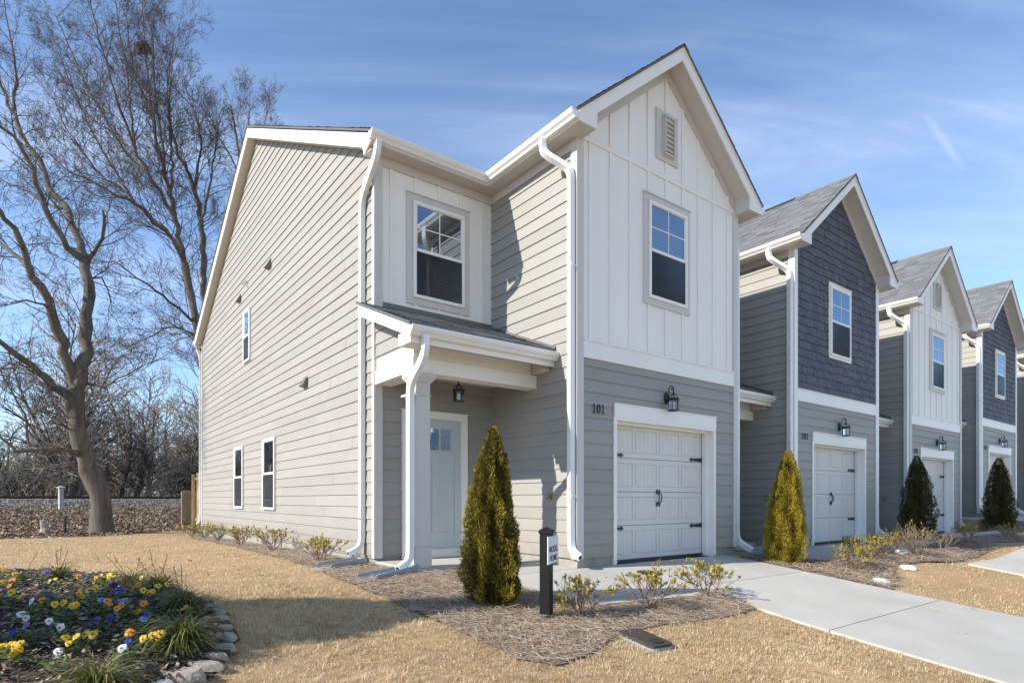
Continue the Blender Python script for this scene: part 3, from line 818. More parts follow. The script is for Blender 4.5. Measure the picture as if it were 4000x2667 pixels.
    # ---- gable vent
    if style == 'board':
        gv = empty('gable_vent', parent=h)
        v = MB(F0); v.box(1.64, 2.16, 0, 0.03, 6.15, 6.92); v.box(1.765, 2.035, 0.03, 0.055, 6.225, 6.845)
        v.build('surround', MT['greige'], gv)
        lv = MB(F0)
        for k in range(7):
            z = 6.29 + k * 0.075
            lv.hexa([(1.80, 0.058, z + 0.052), (2.0, 0.058, z + 0.052), (2.0, 0.085, z), (1.80, 0.085, z), (1.80, 0.05, z + 0.06), (2.0, 0.05, z + 0.06), (2.0, 0.078, z - 0.004), (1.80, 0.078, z - 0.004)])
        for a, b in ((1.78, 1.80), (2.0, 2.02)): lv.box(a, b, 0.055, 0.09, 6.25, 6.82)
        lv.box(1.78, 2.02, 0.055, 0.09, 6.232, 6.256); lv.box(1.78, 2.02, 0.055, 0.09, 6.815, 6.838)
        lv.build('louver', MT['soffit'], gv)
    # ---- garage door, its frame
    gd = empty('garage_door', (1.94, 0.2, 0), parent=h)
    f = MB(F0)
    f.box(0.712, 3.176, 0, 0.034, 2.10, 2.285); f.box(0.703, 0.765, 0, 0.028, -0.03, 2.10); f.box(3.12, 3.176, 0, 0.028, -0.03, 2.10)
    f.box(0.765, 3.12, 0, 0.028, 2.055, 2.10); f.box(0.70, 3.184, 0, 0.05, 2.285, 2.298)
    f.box(0.703, 0.765, -0.24, 0.0, -0.05, 2.10); f.box(3.12, 3.176, -0.24, 0.0, -0.05, 2.10); f.box(0.765, 3.12, -0.24, 0.0, 2.055, 2.10)
    f.box(3.085, 3.12, -0.185, -0.10, -0.04, 2.055); f.box(0.765, 0.80, -0.185, -0.10, -0.04, 2.055); f.box(0.80, 3.085, -0.185, -0.10, 2.02, 2.055)
    f.build('door_frame', MT['white'], h).name = 'garage_door_frame'
    d = MB(lambda u, o, z: (u - 1.94, -o, z))
    a0, a1 = 0.80, 3.085; n = 4; hh = 2.045 / n
    for s in range(n):
        z0 = 0.0 + s * hh + (0.004 if s else 0.0); z1 = (s + 1) * hh - 0.003
        d.box(a0, a1, -0.03, -0.004, z0, z1)
        pw = (a1 - a0 - 0.30) / 4
        us = [a0 + 0.05 + (pw + 0.0667) * k for k in range(4)]
        d.box(a0, a1, -0.004, 0.0045, z0, z0 + 0.075); d.box(a0, a1, -0.004, 0.0045, z1 - 0.075, z1)
        e = [a0] + us; 
        for k in range(5):
            l_ = a0 if k == 0 else us[k - 1] + pw; r_ = us[k] if k < 4 else a1
            d.box(l_, r_, -0.004, 0.0045, z0 + 0.075, z1 - 0.075)
        for uu in us:
            m = 5; bw = (pw - 0.024) / m
            for k in range(m):
                d.box(uu + 0.012 + k * bw + 0.0007, uu + 0.012 + (k + 1) * bw - 0.0007, -0.004, 0.0035, z0 + 0.087, z1 - 0.087)
    d.build('door_panel', MT['dooredge'], gd, bevel=0.0012)
    hf = lambda u, o, z: (u - 1.94, -o, z)
    for zz in (0.47, 1.575):
        for sgn in (1, -1):
            hg = MB(hf); e0 = a0 + 0.005 if sgn > 0 else a1 - 0.005
            P = [(0, 0.036), (0.26, 0.018), (0.275, 0.036), (0.30, 0.022), (0.335, 0.0), (0.30, -0.022), (0.275, -0.036), (0.26, -0.018), (0, -0.036)]
            hg.prism([(e0 + sgn * x, zz + z) for x, z in P], 0.008, 0.016)
            hg.build('hinge', MT['black'], gd)
    for sx in (-0.03, 0.03):
        hd = MB(hf); zc = 0.93
        for t in (-1, 1):
            c = zc + t * 0.09
            hd.prism([(1.94 + sx + x, c + z * t) for x, z in ((0, 0.05), (0.016, 0.022), (0.02, 0.0), (0.012, -0.018), (-0.012, -0.018), (-0.02, 0.0), (-0.016, 0.022))], 0.008, 0.02)
        hd.tube([(1.94 + sx, 0.018, zc + 0.075), (1.94 + sx, 0.055, zc + 0.055), (1.94 + sx, 0.062, zc), (1.94 + sx, 0.055, zc - 0.055), (1.94 + sx, 0.018, zc - 0.075)], 0.0085, 6)
        hd.build('handle', MT['black'], gd)
    sl_ = MB(F0); sl_.box(0.765, 3.12, -0.23, -0.175, -0.045, 0.0); sl_.build('door_seal', MT['ink'], h)
    inn = MB(F0); inn.box(0.765, 3.12, -0.245, -0.24, -0.05, 2.10); inn.build('garage_dark', MT['ink'], h).name = 'door_backing'
    # ---- lamp, number
    lantern(1.885, -0.155, 2.27, h)
    hn = empty('house_number', (0, 0, 0), parent=h) if number else None
    for k, ch in enumerate(number):
        nb = MB(F0)
        for q in digit_polys(ch):
            nb.prism([(0.272 + k * 0.088 + x * 0.112, 2.115 + z * 0.128) for x, z in q], 0.022, 0.034)
        nb.build('numeral', MT['black'], hn)
    # ---- hose tap on the side wall of the garage block
    tp = MB(LW); tp.tube([(0.54, 0.0, 0.93), (0.54, 0.07, 0.93), (0.54, 0.10, 0.90)], 0.014, 8); tp.tube([(0.54, 0.05, 0.93), (0.54, 0.055, 0.985)], 0.008, 6)
    tp.tube([(0.51, 0.055, 0.985), (0.57, 0.055, 0.985)], 0.012, 6); tp.tube([(0.54, 0.012, 0.93), (0.54, 0.026, 0.93)], 0.034, 12)
    tp.build('hose_tap', MT['brass'] if idx == 0 else MT['steel'], h)
    # ---- porch
    ps = MB(); ps.flat([(XL, 0.79), (0.0, 0.79), (0.0, D), (XL, D)], -0.4, 0.018); ps.build('porch_slab', MT['slab'], h, bevel=0.008)
    pc = empty('porch_column', (-1.9, 0.98, 0), parent=h)
    c = MB(); c.box(-0.105, 0.105, -0.105, 0.105, 0.02, 2.56); c.box(-0.118, 0.118, -0.118, 0.118, 2.245, 2.262); c.build('shaft', MT['greige'], pc, bevel=0.004)
    c = MB(); c.box(-0.122, 0.122, -0.122, 0.122, 0.019, 0.285); c.box(-0.128, 0.128, -0.128, 0.128, 0.285, 0.298); c.build('base', MT['greige'], pc, bevel=0.004)
    c = MB(); c.hexa([(-0.115, -0.115, 2.42), (0.115, -0.115, 2.42), (0.115, 0.115, 2.42), (-0.115, 0.115, 2.42), (-0.165, -0.165, 2.49), (0.165, -0.165, 2.49), (0.165, 0.165, 2.49), (-0.165, 0.165, 2.49)])
    c.box(-0.165, 0.165, -0.165, 0.165, 2.49, 2.545); c.build('capital', MT['greige'], pc)
    pb = MB()
    pb.box(-2.055, -1.78, 0.86, D, 2.55, 2.74); pb.box(-2.035, -1.78, 0.88, D, 2.745, 2.925); pb.box(-2.005, -1.78, 0.91, D, 2.735, 2.75)
    pb.box(-1.78, 0.0, 0.86, 1.10, 2.55, 2.74); pb.box(-1.78, 0.0, 0.88, 1.10, 2.745, 2.925); pb.box(-1.78, 0.0, 0.91, 1.10, 2.735, 2.75)
    pb.build('porch_beam', MT['white'], h, bevel=0.004)
    cl = MB(); cl.box(-1.78, 0.0, 1.10, D, 2.73, 2.76); cl.build('porch_ceiling', MT['soffit'], h)
    siding(leftw(XL), 0.9, D, 2.92, 3.62, rng, h, slope=lambda z: (0.62 + (z - 3.0) / 0.407, D), joints=False) if end_unit else None
    sx0 = -2.30
    pr = MB(); shingle_slope(pr, (sx0 - 0.03, D, 3.695), (0.0, D, 3.695), (sx0 - 0.03, 0.42, 3.035), (0.0, 0.42, 3.035), rng, 0.135)
    pro = pr.build('porch_roof', MT['shingle'], h)
    fl = MB(); fl.hexa([(-0.001, D, 3.70), (-0.030, D, 3.70), (-0.030, 0.42, 3.05), (-0.001, 0.42, 3.05), (-0.001, D, 3.74), (-0.030, D, 3.74), (-0.030, 0.42, 3.085), (-0.001, 0.42, 3.085)])
    fl.box(XL, 0.0, D - 0.03, D - 0.025, 3.69, 3.76); fl.build('flashing', MT['vent'], pro)
    pf = MB()
    pf.hexa([(sx0, D, 3.655), (sx0 + 0.022, D, 3.655), (sx0 + 0.022, 0.455, 3.01), (sx0, 0.455, 3.01), (sx0, D, 3.50), (sx0 + 0.022, D, 3.50), (sx0 + 0.022, 0.455, 2.86), (sx0, 0.455, 2.86)])
    pf.box(sx0 - 0.001, sx0 + 0.021, 0.456, 0.78, 2.80, 2.95)
    pf.box(sx0 + 0.022, 0.0, 0.461, 0.482, 2.80, 3.02); pf.box(sx0, XL, 0.76, 0.78, 2.80, 2.95)
    pf.build('porch_fascia', MT['white'], h)
    sf = MB(); sf.box(sx0 + 0.02, 0.0, 0.482, 0.88, 2.90, 2.915); sf.box(sx0 + 0.02, XL, 0.48, 0.76, 2.80, 2.815)
    sf.hexa([(sx0 + 0.02, 0.78, 2.985), (XL, 0.78, 2.985), (XL, D, 3.50), (sx0 + 0.02, D, 3.50), (sx0 + 0.02, 0.78, 3.0), (XL, 0.78, 3.0), (XL, D, 3.515), (sx0 + 0.02, D, 3.515)])
    sf.build('porch_soffit', MT['soffit'], h)
    br = MB(); br.box(-0.10, 0.0, 0.56, 0.86, 2.75, 2.90); br.build('bracket', MT['soffit'], h)
    gutter(front(0.46), sx0 - 0.03, -0.005, 2.875, h)
    if end_unit:
        downspout([(-2.13, 0.40, 2.89), (-2.13, 0.40, 2.74), (-2.12, 0.46, 2.62), (-2.11, 0.80, 2.40), (-2.085, 0.88, 2.28), (-2.085, 0.88, 0.22), (-2.12, 0.85, 0.12), (-2.30, 0.80, 0.04)], (0.5, 1, 0) if False else (0, 1, 0), h,
                  [(-2.05, 0.98, 2.25, 0.1, 0.25), (-2.085, 0.88, 0.6, 0.07, 0.1)])
    lantern(-1.0, 1.45, 2.335, h, wall=False, name='porch_lantern', h=0.25, r=0.075)
    # ---- front door
    fd = empty('front_door', (-1.06, D, 0), parent=h)
    dm = lambda u, o, z: (u + 1.06, -o, z)
    c = MB(dm)
    c.box(-1.63, -1.515, 0, 0.04, 0.02, 2.135); c.box(-0.605, -0.49, 0, 0.04, 0.02, 2.135); c.box(-1.63, -0.49, 0, 0.042, 2.135, 2.235); c.box(-1.65, -0.47, 0, 0.055, 2.235, 2.25)
    c.box(-0.535, -0.49, 0.04, 0.05, 0.02, 2.14); c.box(-1.63, -1.585, 0.04, 0.05, 0.02, 2.14)
    c.box(-1.60, -0.52, 0.0, 0.06, 0.02, 0.13); c.box(-1.515, -0.605, 0, 0.075, 0.13, 0.15)
    c.build('door_frame', MT['white'], fd, bevel=0.003)
    c = MB(dm)
    c.box(-1.515, -0.605, 0.0, 0.012, 0.15, 2.135)
    for a, b in ((-1.515, -1.40), (-0.72, -0.605)): c.box(a, b, 0.012, 0.022, 0.15, 2.135)
    c.box(-1.40, -0.72, 0.012, 0.022, 0.15, 0.40); c.box(-1.40, -0.72, 0.012, 0.022, 1.50, 1.66); c.box(-1.40, -0.72, 0.012, 0.022, 1.99, 2.135)
    c.box(-1.12, -1.0, 0.012, 0.022, 0.40, 1.50); c.box(-1.40, -0.72, 0.022, 0.034, 1.635, 1.66)
    for a, b in ((-1.40, -1.375), (-0.79, -0.72)): c.box(a, b, 0.014, 0.026, 1.66, 1.99)
    for a in (-1.19, -0.985): c.box(a - 0.012, a + 0.012, 0.016, 0.026, 1.66, 1.99)
    c.build('door_leaf', MT['door'], fd, bevel=0.003)
    c = MB(dm); c.add([(-1.375, 0.015, 1.66), (-0.79, 0.015, 1.66), (-0.79, 0.015, 1.99), (-1.375, 0.015, 1.99)], [(0, 1, 2, 3)]); c.build('pane', MT['glass'], fd)
    c = MB(dm); c.box(-1.39, -0.78, 0.0125, 0.0135, 1.665, 1.985); c.build('dark_hall', MT['screen'], fd).name = 'hall_dark_panel'  # thin dark panel behind the glass, standing in for the unlit hall
    if idx == 0:
        c = MB(dm); c.box(-1.13, -1.01, 0.0155, 0.0165, 1.72, 1.93); c.build('notice', MT['note'], fd)
        # vent hoods, service stubs and a wire clip on the gable side wall
        for y, z in ((7.42, 5.93), (10.08, 5.90), (5.05, 3.02)):
            v = MB(MW)
            v.add([(y - 0.10, 0.0, z + 0.17), (y + 0.10, 0.0, z + 0.17), (y + 0.12, 0.11, z - 0.03), (y - 0.12, 0.11, z - 0.03), (y - 0.12, 0.0, z - 0.05), (y + 0.12, 0.0, z - 0.05)],
                  [(0, 1, 2, 3), (3, 2, 5, 4), (0, 3, 4), (1, 5, 2), (0, 4, 5, 1)])
            v.build('vent_hood', MT['vent'], h)
        v = MB(MW); v.tube([(9.72, 0.0, 6.2), (9.72, 0.05, 6.2), (9.3, 0.05, 6.16), (9.25, 0.03, 5.98)], 0.008, 5); v.build('wire_bracket', MT['vent'], h)
        for y in (6.36, 9.57):
            v = MB(MW); v.tube([(y + 0.07, 0.0, 0.20), (y + 0.07, 0.06, 0.215), (y - 0.0, 0.075, 0.215), (y - 0.0, 0.075, -0.04)], 0.011, 6); v.build('drain_pipe', MT['vent'], h)
    return h

H_LABEL = ['nearest townhouse, number 101, white board and batten gable and long greige siding side wall',
           'townhouse number 103 with a dark slate shake gable, next to house 101',
           'white gabled townhouse number 105 between the two dark shake gabled houses',
           'townhouse number 107 with a dark slate shake gable, beyond house 105',
           'last townhouse, cut off by the edge of the photo beyond house 107']
rngH = random.Random(5)
for i in range(5):
    house(i, 5.905 * i, 0.068 * i, (0, 0, 0.0, 0.40, 0.40)[i], ('board', 'shake', 'board', 'shake', 'board')[i], ('101', '103', '105', '107', '')[i], i in (0, 3), H_LABEL[i], rngH)
# ------------------------------------------------------------------ ground sheets
rngG = random.Random(11); nrg = np.random.default_rng(7)
def seg_lerp(pts, y):
    """pts: (y, x) sorted by falling y"""
    if y >= pts[0][0]: return pts[0][1]
    for (a, xa), (b, xb) in zip(pts, pts[1:]):
        if b <= y <= a: return xa + (xb - xa) * (a - y) / (a - b) if a != b else xa
    return pts[-1][1]
def nz(x, y, s): return noise.noise(Vector((x * s, y * s, 3.7)))

lawn_m = mat('dormant_lawn_soil', (0.42, 0.29, 0.15), 0.95, 0.2, 1.2, bump=0.8, bscale=70, hue=(0.27, 0.18, 0.09), detail=9)
def lawn_edge(x):      # far edge of the mown grass
    return 16.9 + 0.25 * math.sin(x * 0.6) + sm(-4.8, -2.2, x) * 2.6
def grid_sheet(name, xs, ys, zf, material, keep=None):
    V = [(x, y, zf(x, y)) for y in ys for x in xs]; nx = len(xs); F = []
    for j in range(len(ys) - 1):
        for i in range(nx - 1):
            if keep and not keep((xs[i] + xs[i + 1]) / 2, (ys[j] + ys[j + 1]) / 2): continue
            F.append((j * nx + i, j * nx + i + 1, (j + 1) * nx + i + 1, (j + 1) * nx + i))
    return np_mesh(name, V, F, material, smooth=True)
xs = [-120, -80, -50, -35, -25, -18] + [-14 + 0.25 * i for i in range(int(42 / 0.25))] + [28 + 4 * i for i in range(12)]
ys = [-40, -25, -16] + [-11 + 0.25 * i for i in range(int(11 / 0.25) + 1)] + [0.5 + 0.5 * i for i in range(41)]
lw = grid_sheet('lawn', xs, ys, lambda x, y: G(x, y) + 0.012 * nz(x, y, 1.1), lawn_m)
tag(lw, kind='structure')
leafsoil = mat('leaf_litter_soil', (0.16, 0.105, 0.065), 0.95, 0.3, 2.0, bump=1.0, bscale=30, hue=(0.09, 0.062, 0.04), detail=8)
xs = [-160, -110, -80, -60, -45, -35] + [-28 + 0.7 * i for i in range(75)] + [26, 35, 50, 80, 120, 160]
ys = [17.0 + 0.5 * i for i in range(60)] + [48, 55, 62, 80, 110, 160]
def bank_z(x, y):
    y -= sm(-4.8, -2.2, x) * 2.6 * (1 - sm(21, 29, y))
    return Gb(x, y) + (0.10 * nz(x, y, 0.35) + 0.05 * nz(x, y, 1.1)) * sm(18, 20, y) * (1 - sm(33, 34.5, y))
em = grid_sheet('embankment', xs, ys, lambda x, y: bank_z(x, y) + 0.0, leafsoil)
tag(em, kind='structure')
far = MB(); far.add([(-900, -700, -1.6), (900, -700, -1.6), (900, 1200, -1.6), (-900, 1200, -1.6)], [(0, 1, 2, 3)])
tag(far.build('ground', lawn_m), kind='structure')

# ---- concrete: y -> left and right limits for house 101; the others repeat it
CL = [(0.80, -1.45), (-0.75, -1.42), (-0.85, -1.38), (-1.50, -1.15), (-1.62, -0.9), (-1.72, 0.70), (-1.90, 0.78), (-2.10, 0.68), (-2.46, 0.48), (-3.0, 0.39), (-4.4, 0.29), (-6.0, 0.22), (-9.0, 0.05)]
CR = [(0.80, 0.0), (0.012, 0.0), (0.0, 0.74), (-0.001, 3.42), (-0.5, 3.42), (-2.4, 3.34), (-4.0, 3.33), (-9.0, 3.6)]
APR = -1.32
CL2 = [(-2.58, 6.62), (-3.2, 6.38), (-4.2, 6.05), (-6.0, 5.7), (-9.0, 5.4)]
def conc_lr(x, y):
    """is (x,y) on the concrete of any house"""
    k = math.floor((x + 2.04) / 5.905); 
    if k < 0 or k > 4: return False
    u = x - 5.905 * k
    if k > 0 and y < APR: return x > seg_lerp(CL2, y) - 0.02 and -9 < y < CL2[0][0]
    if k == 0 and y < -2.6 and x > 5.0: return x > seg_lerp(CL2, y) - 0.02
    if y > 0.80 or y < -9: return False
    if y > 0 : return -1.45 < u < 0.0
    return seg_lerp(CL, y) - 0.02 < u < (seg_lerp(CR, y) if y < -0.001 else 3.42) + 0.02
def gz_conc(x, y): return G(x, y) + 0.022
joints = [0.0, -1.42, -3.2, -5.0, -7.0]
for k in range(5):
    mb = MB(); ox = 5.905 * k
    dzc = 0.40 if k >= 3 else 0
    yy = [0.79, 0.55, 0.3, 0.012]
    strips = [yy]
    prev = 0.0
    cur = [-0.0015]; y = -0.0015
    bounds = [-1.42, -3.2, -5.0, -7.0, -8.9]
    st = []
    a = -0.0015
    for b in bounds:
        n = max(2, int((a - b) / 0.12)); st.append([a + (b + 0.006 - a) * i / n for i in range(n + 1)]); a = b - 0.006
    if k: st = [[-0.0015 + (APR + 0.0015) * i / 10 for i in range(11)]]
    for ylist in [yy] + st:
        NX = 14; P = []; F = []
        for y in ylist:
            l_, r_ = seg_lerp(CL, y), seg_lerp(CR, y)
            for i in range(NX + 1):
                x = l_ + (r_ - l_) * i / NX
                P.append((ox + x, y, gz_conc(ox + x, y)))
        m = len(ylist); n1 = NX + 1
        for j in range(m - 1):
            for i in range(NX): F.append((j * n1 + i, (j + 1) * n1 + i, (j + 1) * n1 + i + 1, j * n1 + i + 1))
        # edges
        ring = [j * n1 for j in range(m)] + [(m - 1) * n1 + i for i in range(1, n1)] + [j * n1 + NX for j in range(m - 2, -1, -1)] + [i for i in range(NX - 1, 0, -1)]
        b0 = len(P); P += [(P[i][0], P[i][1], P[i][2] - 0.12) for i in ring]; q = len(ring)
        for t in range(q): F.append((ring[t], b0 + t, b0 + (t + 1) % q, ring[(t + 1) % q]))
        mb.add(P, F, rngG.random())
    tag(mb.build('driveway', MT['slab']), kind='structure')
mb = MB(); a = CL2[0][0]
for b in (-4.1, -5.8, -7.4, -8.9):
    P = []; F = []; ylist = [a + (b + 0.006 - a) * i / 10 for i in range(11)]; NX = 40; n1 = NX + 1; a = b - 0.006
    for y in ylist:
        l_ = seg_lerp(CL2, y)
        for i in range(n1):
            x = l_ + (24.0 - l_) * (i / NX) ** 1.3; P.append((x, y, G(x, y) + 0.03))
    for j in range(10):
        for i in range(NX): F.append((j * n1 + i, (j + 1) * n1 + i, (j + 1) * n1 + i + 1, j * n1 + i + 1))
    ring = [j * n1 for j in range(11)] + [10 * n1 + i for i in range(1, n1)] + [j * n1 + NX for j in range(9, -1, -1)] + [i for i in range(NX - 1, 0, -1)]
    b0 = len(P); P += [(P[i][0], P[i][1], P[i][2] - 0.12) for i in ring]; q = len(ring)
    for t in range(q): F.append((ring[t], b0 + t, b0 + (t + 1) % q, ring[(t + 1) % q]))
    mb.add(P, F, rngG.random())
tag(mb.build('driveway', MT['slab']), kind='structure')
# ---- pine straw beds: polygons
def in_poly(x, y, poly):
    c = False; j = len(poly) - 1
    for i in range(len(poly)):
        xi, yi = poly[i]; xj, yj = poly[j]
        if (yi > y) != (yj > y) and x < (xj - xi) * (y - yi) / (yj - yi) + xi: c = not c
        j = i
    return c
BED1 = [(-2.06, 15.0), (-2.35, 15.3), (-2.62, 13.5), (-2.62, 10.0), (-2.68, 7.0), (-2.80, 4.5), (-2.84, 2.4), (-2.98, 1.2), (-3.08, 0.0), (-3.0, -0.9), (-2.93, -1.6), (-2.9, -2.4), (-2.72, -2.66), (-2.3, -2.60), (-1.70, -2.34), (-1.1, -2.3),
        (-0.57, -2.38), (0.05, -2.42), (0.45, -2.36), (0.66, -2.1), (0.78, -1.9), (0.70, -1.72), (-0.9, -1.62), (-1.15, -1.50), (-1.38, -0.85), (-1.45, -0.5), (-1.45, 0.79), (-2.04, 0.79), (-2.04, 2.04)]
BEDN1 = [(3.40, -0.25), (4.42, -0.2), (4.46, -0.85), (4.70, -1.36), (9.30, -1.36), (9.36, -0.2), (10.3, -0.15), (10.4, -1.36), (10.6, -1.5), (10.4, -2.05), (9.0, -2.25), (8.0, -2.3), (7.0, -2.40), (6.5, -2.35), (6.0, -2.12), (5.4, -2.05), (4.9, -2.10), (4.3, -2.35), (3.9, -2.5), (3.36, -2.62)]
BEDN2 = [(10.6, -1.36), (15.2, -1.36), (15.25, -0.3), (16.2, -0.2), (16.3, -1.36), (21.2, -1.36), (21.2, -2.2), (16.0, -2.25), (13.5, -2.15), (11.2, -2.1), (10.5, -1.9)]
straw_soil = mat('pine_straw_soil', (0.26, 0.195, 0.135), 0.95, 0.3, 6, bump=1.0, bscale=50, hue=(0.15, 0.105, 0.075), detail=8)
def bed_base(name, poly, h=0.015):
    x0, x1 = min(p[0] for p in poly), max(p[0] for p in poly); y0, y1 = min(p[1] for p in poly), max(p[1] for p in poly)
    s = 0.035; gx = [x0 + s * i for i in range(int((x1 - x0) / s) + 2)]; gy = [y0 + s * i for i in range(int((y1 - y0) / s) + 2)]
    o = grid_sheet(name, gx, gy, lambda x, y: G(x, y) + h + 0.012 * nz(x, y, 4), straw_soil, lambda x, y: in_poly(x, y, poly))
    return tag(o, kind='structure')
bed_base('mulch_bed', BED1)
BEDS = [BED1]
for k, p in enumerate((BEDN1, BEDN2)):
    BEDS.append(p); bed_base('mulch_bed', p, 0.018 + 0.002 * k)

def scatter(poly_or_box, n, ok):
    if isinstance(poly_or_box[0], tuple):
        x0, x1 = min(p[0] for p in poly_or_box), max(p[0] for p in poly_or_box); y0, y1 = min(p[1] for p in poly_or_box), max(p[1] for p in poly_or_box)
    else: x0, x1, y0, y1 = poly_or_box
    out_ = []
    for _ in range(n):
        x = rngG.uniform(x0, x1); y = rngG.uniform(y0, y1)
        if ok(x, y): out_.append((x, y))
    return out_

# ---- pine needles: thin bent strips
straw_m = ramp_mat('pine_needles', [(0.0, (0.11, 0.068, 0.036)), (0.3, (0.30, 0.205, 0.125)), (0.65, (0.47, 0.375, 0.275)), (1.0, (0.62, 0.56, 0.48))], 0.7)
def needles(pts, L0, L1, w, zoff):
    n = len(pts); p = np.array(pts); a = nrg.uniform(0, 2 * np.pi, n); L = nrg.uniform(L0, L1, n)
    gz0 = np.array([G(x, y) for x, y in pts]) + zoff + nrg.uniform(0.0, 0.035, n)
    tilt = nrg.normal(0, 0.16, n); bend = nrg.uniform(-0.25, 0.25, n)
    d = np.stack([np.cos(a), np.sin(a)], 1); s = np.stack([-np.sin(a), np.cos(a)], 1)
    V = np.zeros((n, 6, 3)); ww = w * nrg.uniform(0.7, 1.3, n)
    slope = np.where(p[:, 1] < 0, 0.11, 0.0)
    for k, t in enumerate((-0.5, 0.0, 0.5)):
        c = p + d * (L * t)[:, None] + s * (bend * L * (t * t))[:, None]
        zz = gz0 + L * t * np.tan(tilt) + slope * (c[:, 1] - p[:, 1])
        V[:, 2 * k, :2] = c - s * ww[:, None]; V[:, 2 * k + 1, :2] = c + s * ww[:, None]
        V[:, 2 * k, 2] = zz; V[:, 2 * k + 1, 2] = zz + 0.001
    b = (np.arange(n) * 6)[:, None]
    F = np.concatenate([b + np.array([[0, 1, 3, 2]]), b + np.array([[2, 3, 5, 4]])], 0)
    r = nrg.beta(1.7, 1.5, n)
    return V.reshape(-1, 3), F, np.concatenate([r, r])
def near(x, y): return (x + 5.66) ** 2 + (y + 6.02) ** 2
Pn = scatter(BED1, 170000, lambda x, y: in_poly(x + rngG.gauss(0, 0.075), y + rngG.gauss(0, 0.085), BED1) and not (conc_lr(x, y) and rngG.random() > 0.03) and not (-2.04 < x < 0.3 and y > 0.75) and x < 1.0 and (y < 5.5 or rngG.random() < 0.35))
Vn, Fn, rn = needles(Pn, 0.05, 0.16, 0.0011, 0.02)
tag(np_mesh('pine_straw', Vn, Fn, straw_m, None, rn), 'loose brown and grey pine straw mulch round the model home sign', 'mulch', kind='stuff')
for k in range(1, 3):
    Pn = scatter(BEDS[k], (26000, 9000)[k - 1], lambda x, y: in_poly(x + rngG.gauss(0, 0.05), y + rngG.gauss(0, 0.05), BEDS[k]) and not conc_lr(x, y))
    Vn, Fn, rn = needles(Pn, 0.07, 0.22, 0.0016 + 0.0009 * k, 0.025)
    tag(np_mesh('pine_straw', Vn, Fn, straw_m, None, rn), ('brown pine straw mulch in the bed beside the driveway of house 101', 'pine straw mulch in the beds in front of houses 105 and 107')[k - 1], 'mulch', kind='stuff')

# ---- dormant grass blades
grass_m = ramp_mat('dormant_grass', [(0.0, (0.22, 0.145, 0.075)), (0.3, (0.50, 0.365, 0.20)), (0.65, (0.68, 0.525, 0.32)), (1.0, (0.78, 0.65, 0.45))], 0.7, trans=0.25)
FB = [(-6.9, 4.0), (-5.9, 3.5), (-5.25, 2.55), (-4.75, 1.1), (-4.5, 0.2), (-4.44, -0.5), (-4.52, -1.25), (-4.75, -1.8), (-5.1, -2.2), (-5.6, -2.5), (-6.6, -2.6), (-8.0, -1.5), (-8.0, 3.0)]   # flower bed
FBG = [(x - 0.14 if x > -5.0 else x, y + (0.13 if y < -1.5 else 0)) for x, y in FB]
def grass_ok(x, y):
    if conc_lr(x, y): return False
    if y > 0.75 and x > -2.06: return False
    if y > -0.02 and x > -0.0: return False
    jx, jy = 0.09 * nz(x, y, 4) + 0.05 * nz(x, y, 13), 0.09 * nz(x + 9, y, 4) + 0.05 * nz(x + 9, y, 13)
    for b in BEDS:
        if in_poly(x + jx, y + jy, b): return False
    return not in_poly(x, y, FBG)
def blades(pts, h0, h1, w, per=1):
    n = len(pts); p = np.array(pts); a = nrg.uniform(0, 2 * np.pi, n); h = nrg.uniform(h0, h1, n)
    tuft = np.array([nz(x, y, 13.0) + 0.7 * nz(x, y + 70, 30.0) for x, y in pts]); h = h * np.clip(0.85 + 1.1 * tuft, 0.35, 1.7)
    lean = nrg.uniform(0.3, 1.3, n) * h; ww = w * nrg.uniform(0.6, 1.3, n)
    z = np.array([G(x, y) for x, y in pts]) - 0.004
    d = np.stack([np.cos(a), np.sin(a)], 1); s = np.stack([-np.sin(a), np.cos(a)], 1)
    V = np.zeros((n, 5, 3))
    V[:, 0, :2] = p - s * ww[:, None]; V[:, 1, :2] = p + s * ww[:, None]; V[:, 0, 2] = V[:, 1, 2] = z
    m = p + d * (lean * 0.35)[:, None]
    V[:, 2, :2] = m - s * (ww * 0.8)[:, None]; V[:, 3, :2] = m + s * (ww * 0.8)[:, None]; V[:, 2, 2] = V[:, 3, 2] = z + h * 0.65
    V[:, 4, :2] = p + d * lean[:, None]; V[:, 4, 2] = z + h * nrg.uniform(0.6, 1.0, n)
    b = (np.arange(n) * 5)[:, None]
    F = np.concatenate([b + np.array([[0, 1, 3]]), b + np.array([[0, 3, 2]]), b + np.array([[2, 3, 4]])], 0)
    clump = np.array([nz(x, y, 0.8) * 0.35 + nz(x, y, 2.6) * 0.4 + nz(x, y, 11.0) * 0.6 + nz(x + 40, y, 27.0) * 0.6 for x, y in pts])
    r = np.clip(nrg.beta(2.4, 1.7, n) + clump * 0.5, 0, 1)
    return V.reshape(-1, 3), F, np.concatenate([r, r, r])
allV, allF, allR = [], [], []; off = 0
def put(pts, *a):
    global off
    if not pts: return
    V, F, r_ = blades(pts, *a); allV.append(V); allF.append(F + off); allR.append(r_); off += len(V)
def infront(x, y):     # within a generous view wedge
    dx, dy = x + 5.66, y + 6.02; f = dx * 0.6025 + dy * 0.798; r_ = dx * 0.798 - dy * 0.6025
    return f > 0.6 and abs(r_) < f * 1.0 + 0.8
def dens(lo, hi, n, box, *a):
    put(scatter(box, n, lambda x, y: lo <= math.sqrt(near(x, y)) < hi and infront(x, y) and grass_ok(x, y)), *a)
dens(0, 4.2, 560000, (-8, -1, -6, -1.5), 0.014, 0.040, 0.0011)
dens(4.2, 7.0, 460000, (-9, 1.5, -6, 1), 0.014, 0.038, 0.0017)
